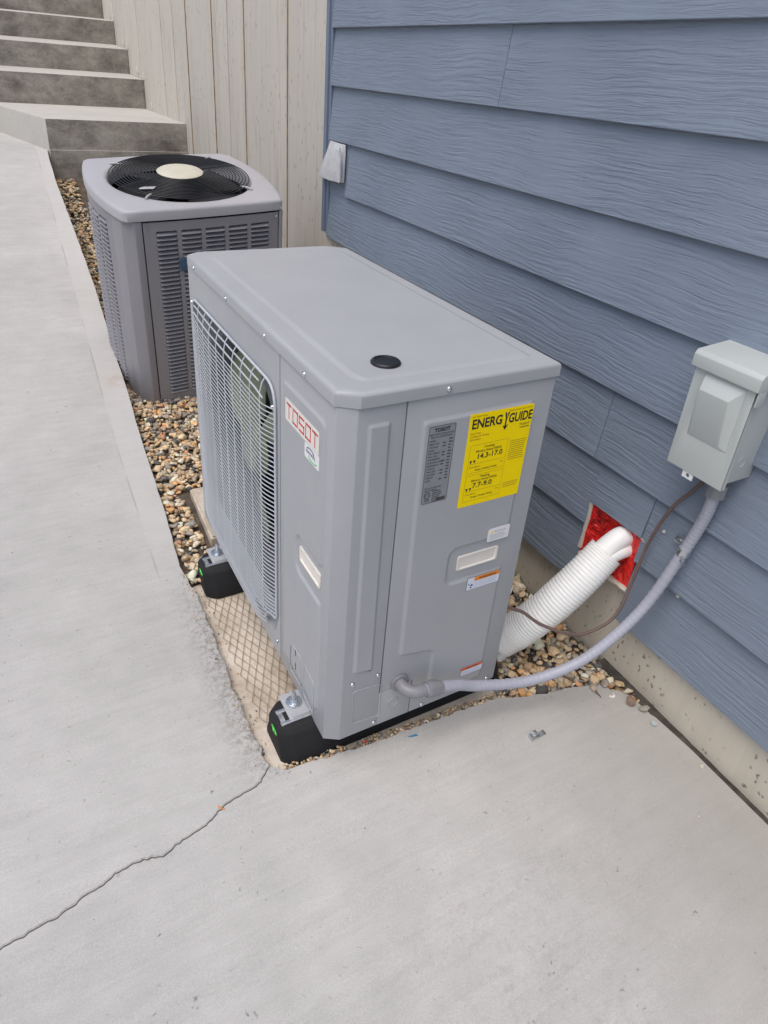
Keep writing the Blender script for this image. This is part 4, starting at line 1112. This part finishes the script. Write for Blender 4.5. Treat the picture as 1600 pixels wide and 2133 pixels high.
# pale crumpled sheet added to imitate a reflection inside the guard
q = MB(); an = math.radians(222); ctr = Vector((cc[0] + .225 * math.cos(an), cc[1] + .225 * math.sin(an), CH + .021))
q.add([ctr + Vector(v) for v in ((-.034, -.004, 0), (-.012, -.016, .003), (.016, -.012, 0), (.030, .001, .004), (.008, .010, .002), (-.012, .004, .005), (-.026, .011, 0))], [(0, 1, 5, 6), (1, 2, 4, 5), (2, 3, 4)])
clink('reflection_patch', q, 'condtop', smooth=0)
for p_ in ((.03, .022, CH - .03), (SZ - .012, -.004, CH - .03), (.075, bow(.075) - .001, ZT - .02), (SZ - .028, bow(SZ - .028) - .001, ZT - .02)):
    q = MB(); q.cyl(p_, (0, -1, 0), .005, .004, 8); clink('screw', q, 'zinc')
q = MB(); xb = .205; q.prism([(xb - .022, .600), (xb + .035, .604), (xb + .035, .655), (xb - .024, .650)], lambda a, b, d: (a, bow(xb) - .004 - d, b), 0, .003); clink('badge', q, 'badge', bevel=.0005)

# ------------------------------------------------------------------ white corrugated hose
hz = empty('white_hose', (.66, .03, .1), 'white corrugated plastic line cover running from behind the heat pump into the wall opening', 'hose')
def bez(P, n):
    P = [Vector(p) for p in P]; out = []
    k = len(P)
    for i in range(k - 1):
        p0 = P[max(i - 1, 0)]; p1 = P[i]; p2 = P[i + 1]; p3 = P[min(i + 2, k - 1)]
        for j in range(n):
            t_ = j / n; out.append(.5 * ((2 * p1) + (-p0 + p2) * t_ + (2 * p0 - 5 * p1 + 4 * p2 - p3) * t_ ** 2 + (-p0 + 3 * p1 - 3 * p2 + p3) * t_ ** 3))
    out.append(P[-1]); return out
path = bez([(.545, .112, -.02), (.578, .085, .024), (.625, .052, .105), (.688, .033, .188), (.752, .026, .262)], 100)
NRB = 47; rad = []
for i in range(len(path)):
    u = i / (len(path) - 1); ph = (u * NRB) % 1.0
    ridge = .0016 * (1 - abs(2 * ph - 1) ** 3)
    rad.append(.0478 - .0055 * u + ridge + .0016 * mnoise.noise((u * 9, .3, 0)))
q = MB(); q.tube(path, rad, 30, cap=False)
q2 = [p for p in path]; obj('corrugated_sleeve', q, 'sleeve', hz, smooth=70)
q = MB(); q.tube(path[::8], .040, 20, cap=True); obj('sleeve_lining', q, 'ivory', hz)
pin = bez([(.735, .030, .250), (.762, .026, .280), (.788, .020, .300), (.84, .012, .306)], 8)
q = MB(); q.tube(pin, [.029 - .004 * (i / len(pin)) for i in range(len(pin))], 20); obj('insulated_pipe', q, 'white', hz, smooth=60)
pin = bez([(.725, .020, .235), (.760, .010, .262), (.79, .004, .272), (.84, .002, .272)], 8)
q = MB(); q.tube(pin, .019, 16); obj('insulated_pipe', q, 'white', hz, smooth=60)
q = MB(); q.tube(bez([(.556, .095, .000), (.540, .100, -.035), (.530, .105, -.055)], 5), .030, 18, cap=False); obj('torn_end', q, 'white', hz, smooth=60)

# ------------------------------------------------------------------ grey conduit
cd_ = empty('flexible_conduit', (.5, -.08, .05), 'grey liquid-tight flexible conduit looping from the heat pump elbow up to the disconnect box', 'conduit')
cpath = bez([(.208, -.038, .106), (.235, -.036, .098), (.30, -.037, .076), (.36, -.043, .052), (.48, -.069, .037), (.59, -.100, .074), (.67, -.120, .146), (.73, -.135, .239), (.762, -.156, .388), (.762, -.174, .487), (.750, -.184, .560)], 26)
nc = len(cpath); rr_ = [.0122 + .0007 * math.sin(i * 2.1) for i in range(nc)]
q = MB(); q.tube(cpath, rr_, 16); obj('conduit_hose', q, 'conduit', cd_, smooth=60)
q = MB(); q.tube([(.212, -.038, .105), (.218, -.038, .104), (.244, -.037, .095)], [.0185, .0185, .0175], 8); obj('compression_nut', q, 'fitting', cd_, smooth=20, bevel=.001)
q = MB(); q.tube([(.2415, -.037, .096), (.250, -.037, .093)], .0150, 16); obj('gland_ring', q, 'fitting', cd_)
q = MB(); q.tube([(.7505, -.184, .552), (.750, -.184, .582)], .0195, 10); obj('box_connector', q, 'fitting', cd_, smooth=20, bevel=.001)
cl = empty('conduit_clamp', (.77, -.155, .388), 'zinc one-hole strap clamp pinning the grey conduit to the siding', 'clamp')
ci = min(range(nc), key=lambda i: (cpath[i] - Vector((.762, -.156, .388))).length); T_ = (cpath[ci + 1] - cpath[ci - 1]).normalized()
q = MB(); q.tube([cpath[ci] - T_ * .008, cpath[ci] + T_ * .008], .0142, 18); obj('strap', q, 'zinc', cl, smooth=40)
q = MB(); q.box(.770, .780, -.148, -.122, .392, .408); obj('strap_tab', q, 'zinc', cl, bevel=.001)
q = MB(); q.cyl((.771, -.134, .400), (-1, 0, 0), .0048, .003, 10); q.cyl((.745, -.165, .378), (-.3, -.9, -.2), .003, .014, 8); obj('clamp_screw', q, 'zinc', cl)

# ------------------------------------------------------------------ brown control cable
cb_ = bez([(.44, .06, .20), (.452, .022, .200), (.47, .010, .194), (.49, .000, .185), (.53, -.028, .155), (.60, -.066, .131), (.66, -.080, .140), (.71, -.082, .170), (.75, -.068, .241), (.764, -.068, .350), (.766, -.094, .461), (.766, -.126, .523), (.762, -.150, .575), (.757, -.155, .60)], 10)
q = MB(); q.tube(cb_, .0040, 8); o = obj('control_cable', q, 'cable', smooth=60)
tag(o, 'thin brown control cable drooping from behind the heat pump up to the disconnect box', 'cable')

# ------------------------------------------------------------------ disconnect box
db = empty('disconnect_box', (.74, -.16, .6), 'pale green-grey metal electrical disconnect box with hooded cover on the siding', 'electrical box')
by0, by1, bz0, bz1, bx = -.222, -.094, .600, .832, .697
q = MB(); q.box(bx + .004, SX + .002, by0 + .006, by1 - .004, bz0 + .006, bz1 - .006); obj('enclosure', q, 'box', db, bevel=.002)
q = plate_with_hole((by0, by1, bz0 - .002, bz1 - .022), [(-.205, .672), (-.118, .672), (-.118, .800), (-.205, .800)], lambda a, b, d: (bx - d, a, b), -.003, 0.)
obj('door', q, 'box', db, smooth=20, bevel=.0008)
for ya, yb in ((by0, by0 + .003), (by1 - .003, by1)):
    q = MB(); q.box(bx + .0005, bx + .012, ya, yb, bz0 - .002, bz1 - .024); obj('door_flange', q, 'box', db)
# recess pressed into the door
rec = MB(); A = [(-.205, .672), (-.118, .672), (-.118, .800), (-.205, .800)]; B = [(-.189, .679, .0035), (-.122, .679, .0035), (-.125, .772, .017), (-.188, .772, .017)]
rec.v = [(bx - 0, a, b) for a, b in A] + [(bx - d, a, b) for a, b, d in B]; rec.f = [(i, (i + 1) % 4, 4 + (i + 1) % 4, 4 + i) for i in range(4)] + [(4, 5, 6, 7)]
obj('door_bulge', rec, 'box', db, smooth=20, bevel=.0022)
q = MB(); hp_ = [(bx - .009, bz1 - .026), (bx - .009, bz1 - .002), (bx - .003, bz1 + .006), (SX + .003, bz1 + .014), (SX + .003, bz1 - .026)]
q.loops([[(a, y, b) for a, b in hp_] for y in (by0 - .008, by1 + .006)]); obj('hood', q, 'box', db, bevel=.0015)
q = MB(); q.box(bx - .002, bx + .02, by0 - .0075, by0 - .0045, bz1 - .055, bz1 - .024); obj('hinge_ear', q, 'box', db, bevel=.001)
tb = plate_with_hole((-.158, -.134, .5835, .600), [(-.146 + .0045 * math.cos(i * math.pi / 6), .5905 + .0045 * math.sin(i * math.pi / 6)) for i in range(12)], lambda a, b, d: (bx + .004 - d, a, b), 0, .002)
obj('hasp_tab', tb, 'paper', db, smooth=0)
q = MB(); q.tube([(.742 + .011 * math.cos(i * math.pi / 8), by0 + .0055, .650 + .011 * math.sin(i * math.pi / 8)) for i in range(16)], .0007, 5, closed=True); obj('knockout', q, 'box', db)

# ------------------------------------------------------------------ gravel
def rock_variants(n, seed):
    rs = np.random.RandomState(seed); out = []
    for _ in range(n):
        bm = bmesh.new(); bmesh.ops.create_icosphere(bm, subdivisions=2, radius=1.0)
        V = np.array([v.co[:] for v in bm.verts]); F = np.array([[v.index for v in f.verts] for f in bm.faces]); bm.free()
        for _k in range(rs.randint(9, 15)):
            nrm = rs.normal(size=3); nrm /= np.linalg.norm(nrm); d = rs.uniform(.40, .78)
            s = V @ nrm; ex = np.maximum(s - d, 0); V = V - ex[:, None] * nrm
        V *= rs.uniform(.97, 1.03, size=(len(V), 1))
        V *= np.array([1.0, rs.uniform(.62, .9), rs.uniform(.45, .7)]) * 1.15
        out.append((V, F))
    return out
RV = rock_variants(12, 4)
PAL = np.array([(.46, .36, .25), (.52, .42, .30), (.38, .29, .19), (.30, .28, .26), (.22, .215, .215), (.085, .085, .095), (.12, .11, .11), (.56, .34, .17), (.48, .26, .16), (.62, .58, .50), (.36, .34, .26), (.28, .20, .15), (.40, .36, .32)])
PW = np.array([18, 16, 10, 11, 7, 5, 4, 5, 3, 8, 6, 4, 9], float); PW /= PW.sum()
def rotm(rs, flat=True):
    a = rs.uniform(0, 2 * np.pi); t_ = rs.normal(0, .35) if flat else rs.uniform(-1.5, 1.5); p_ = rs.uniform(0, 2 * np.pi)
    return np.array(Matrix.Rotation(a, 3, 'Z') @ Matrix.Rotation(t_, 3, Vector((math.cos(p_), math.sin(p_), 0))))
def edge_x(y):
    P = EDGE_NEAR + EDGE_FAR[1:]
    return float(np.interp(y, [p[1] for p in P], [p[0] for p in P]))
def front_y(x): return float(np.interp(x, [p[0] for p in FRONT], [p[1] for p in FRONT]))
rs = np.random.RandomState(11); Vs, Fs, Cs = [], [], []; off = 0
def put(x, y, z, r_, flat=True):
    global off
    V, F = RV[rs.randint(len(RV))]; P = (V * r_) @ rotm(rs, flat).T + np.array([x, y, z])
    Vs.append(P); Fs.append(F + off); off += len(V)
    c = np.minimum(PAL[rs.choice(len(PAL), p=PW)] * np.array([1.06, 1.0, .88]) * rs.uniform(.95, 1.6), .8); Cs.append(np.repeat(c[None], len(F), 0))
def fill(x0, x1, y0, y1, dens, ok, layer):
    n = int((x1 - x0) * (y1 - y0) * dens)
    for _ in range(n):
        x = rs.uniform(x0, x1); y = rs.uniform(y0, y1)
        if not ok(x, y): continue
        r_ = float(np.clip(rs.lognormal(math.log(.0112), .30), .006, .020))
        put(x, y, zg(y) + layer + rs.uniform(-.004, .004), r_)
ok1 = lambda x, y: x > edge_x(y) + .006 and x < FX - .006 and not (-.02 < x < .54 and .84 < y < 1.18) and not (x < .47 and y < .70)
for layer, dn in ((-.008, 2600), (.0, 2400), (.007, 1500)):
    fill(-.13, .40, .70, 1.95, dn, ok1, layer)          # between the machines
    fill(.40, .80, .70, 1.95, dn * .4, ok1, layer)
    fill(-.09, .12, 1.95, 4.42, dn * .75, ok1, layer)   # beside the walkway up to the landing
    fill(.46, .80, -.17, .62, dn, lambda x, y: ok1(x, y) and y > front_y(x) + .004, layer)
# thin line of crumbs along the slab edge under the near rail
for _ in range(420):
    x = rs.uniform(-.09, .50); y = front_y(x) + rs.uniform(.0, .02); put(x, y, -.078 + rs.uniform(-.004, .003), rs.uniform(.0018, .0055), False)
for _ in range(160):
    y = rs.uniform(.05, .75); x = edge_x(y) + rs.normal(.004, .012); put(x, y, (zw(y) if x < edge_x(y) else -.086) + .0012, rs.uniform(.0012, .0035), False)
for _ in range(90):
    x = rs.uniform(-.7, .74); y = rs.uniform(-.62, -.03) if rs.rand() < .7 else rs.uniform(.1, 1.6)
    if y > 0: x = rs.uniform(-.75, -.13)
    if y > front_y(min(x, .78)) - .01 and x > -.1: continue
    put(x, y, zw(y) + .0006, rs.uniform(.0008, .0022), False)
me = bpy.data.meshes.new('gravel'); V = np.concatenate(Vs); F = np.concatenate(Fs); C = np.concatenate(Cs)
me.vertices.add(len(V)); me.vertices.foreach_set('co', V.astype('f').ravel())
me.loops.add(F.size); me.loops.foreach_set('vertex_index', F.astype('i').ravel())
me.polygons.add(len(F)); me.polygons.foreach_set('loop_start', np.arange(0, F.size, 3, dtype='i'))
me.update(calc_edges=True); me.validate()
ca = me.color_attributes.new('Col', 'FLOAT_COLOR', 'CORNER')
cc4 = np.concatenate([np.repeat(C, 3, 0), np.ones((F.size, 1))], 1).astype('f'); ca.data.foreach_set('color', cc4.ravel())
me.materials.append(M['stone'])
tag(link('gravel', me), 'mixed tan, grey and rust gravel between the slab and the house', 'gravel', kind='stuff')
# loose stones spilled on the slab
loose = [(.735, -.090, .0145, (.34, .28, .24), 'mottled brown and grey stone spilled at the gravel tip beside the tar joint'),
         (.772, -.108, .0130, (.52, .36, .20), 'tan stone with an orange end leaning on the tar joint'),
         (.774, -.135, .0120, (.50, .44, .33), 'pale tan stone lying right on the tar joint'),
         (.752, -.160, .0180, (.25, .17, .13), 'largest dark brown flat stone spilled on the slab'),
         (.770, -.190, .0150, (.30, .29, .24), 'grey-green pointed stone, the last of the spill along the joint'),
         (.700, -.088, .0140, (.44, .36, .27), 'buff stone with rusty centre at the gravel edge')]
for i, (x, y, r_, c, lab) in enumerate(loose):
    V, F = RV[(i * 3 + 1) % 12]; P = (V * r_) @ np.array(Matrix.Rotation(i * 1.3 + .4, 3, 'Z')).T + np.array([x, y, zw(y) + r_ * .45])
    mn = bpy.data.meshes.new('stone'); mn.from_pydata(P.tolist(), [], F.tolist()); ca = mn.color_attributes.new('Col', 'FLOAT_COLOR', 'CORNER')
    ca.data.foreach_set('color', np.tile(np.array([*c, 1.0], 'f'), len(mn.loops))); mn.materials.append(M['stone'])
    tag(link('stone', mn), lab, 'stone', 'loose stones on the slab')

# ------------------------------------------------------------------ little things on the slab
sc_ = empty('stray_clip', (.475, -.136, -.07), 'shiny zinc strap clip lying on the concrete below the conduit', 'clip')
z0 = zw(-.13)
q = MB(); ls = []
for i in range(13):
    a = math.pi * i / 12; ls.append([(.468 + .0125 * math.cos(a) * k, -.136 + s_, z0 + .002 + .0145 * math.sin(a) * k) for k, s_ in ((1, -.007), (1, .007), (.88, .007), (.88, -.007))])
q.loops(ls); obj('strap_loop', q, 'zinc', sc_, smooth=40)
q = MB(); q.box(.4785, .500, -.142, -.130, z0 + .0006, z0 + .0024); obj('strap_tab', q, 'zinc', sc_, bevel=.0006)
q = MB(); q.cyl((.777, -.224, zw(-.22) + .001), (0, 0, 1), .0075, .004, 18); q.f = q.f
o = obj('knockout_disc', q, 'disc', bevel=.001); o.location = (.760, -.232, zw(-.22) + .003)
tag(o, 'small round pale blue-grey disc on the slab beside the tar joint', 'disc')
q = MB(); ls = []
for i in range(9):
    a = math.radians(-160 + 20 * i); wq = .0036 * math.sin(math.pi * (i + .5) / 9.5) + .0006
    ls.append([(.728 + (.008 + wq) * math.cos(a), -.121 + (.008 + wq) * math.sin(a), z0 + .0015), (.728 + (.008 - wq) * math.cos(a), -.121 + (.008 - wq) * math.sin(a), z0 + .0015), (.728 + .008 * math.cos(a), -.121 + .008 * math.sin(a), z0 + .0045)])
q.loops(ls); o = obj('white_chip', q, 'shell'); tag(o, 'crescent-shaped white chip on the slab near the spilled stones', 'chip')
q = MB(); q.prism([(.200, -.010), (.206, -.014), (.224, -.018), (.222, -.012)], TP, z0 + .002, z0 + .0035); o = obj('blue_scrap', q, 'blue_bit')
tag(o, 'thin sliver of blue plastic on the slab in front of the near rail', 'scrap')
q = MB(); q.cyl((.105, .018, -.070), (.3, -.2, 1), .0035, .006, 7, .002); o = obj('red_scrap', q, 'red_bit'); tag(o, 'tiny red scrap among crumbs at the edge of the near rubber rail', 'scrap')
q = MB(); q.tube([(-.232, .012, zw(0) + .0012), (-.226, .004, zw(0) + .0016), (-.222, .001, zw(0) + .0012)], .0012, 5); o = obj('orange_thread', q, 'orange'); tag(o, 'short orange thread lying across the crack in the slab', 'thread')
q = MB(); q.tube([(.760, .0, -.055), (.772, -.012, -.048), (.79, -.012, -.046), (.80, -.01, -.05)], .0014, 5); o = obj('dry_twig', q, 'caulk'); tag(o, 'pale dry twig on the gravel against the foundation', 'twig')
q = MB(); q.tube([(.700, -.092, z0 + .002), (.696, -.104, z0 + .004), (.698, -.118, z0 + .002)], [.0012, .003, .001], 5); o = obj('dead_leaf', q, 'cable'); tag(o, 'small curled brown leaf at the tip of the gravel', 'leaf')
q = MB(); q.cyl((.772, -.363, zw(-.36) + .001), (.2, 0, 1), .005, .006, 7, .003); o = obj('pebble', q, 'cream'); tag(o, 'tiny cream pebble lodged in the tar joint nearest the camera', 'pebble')
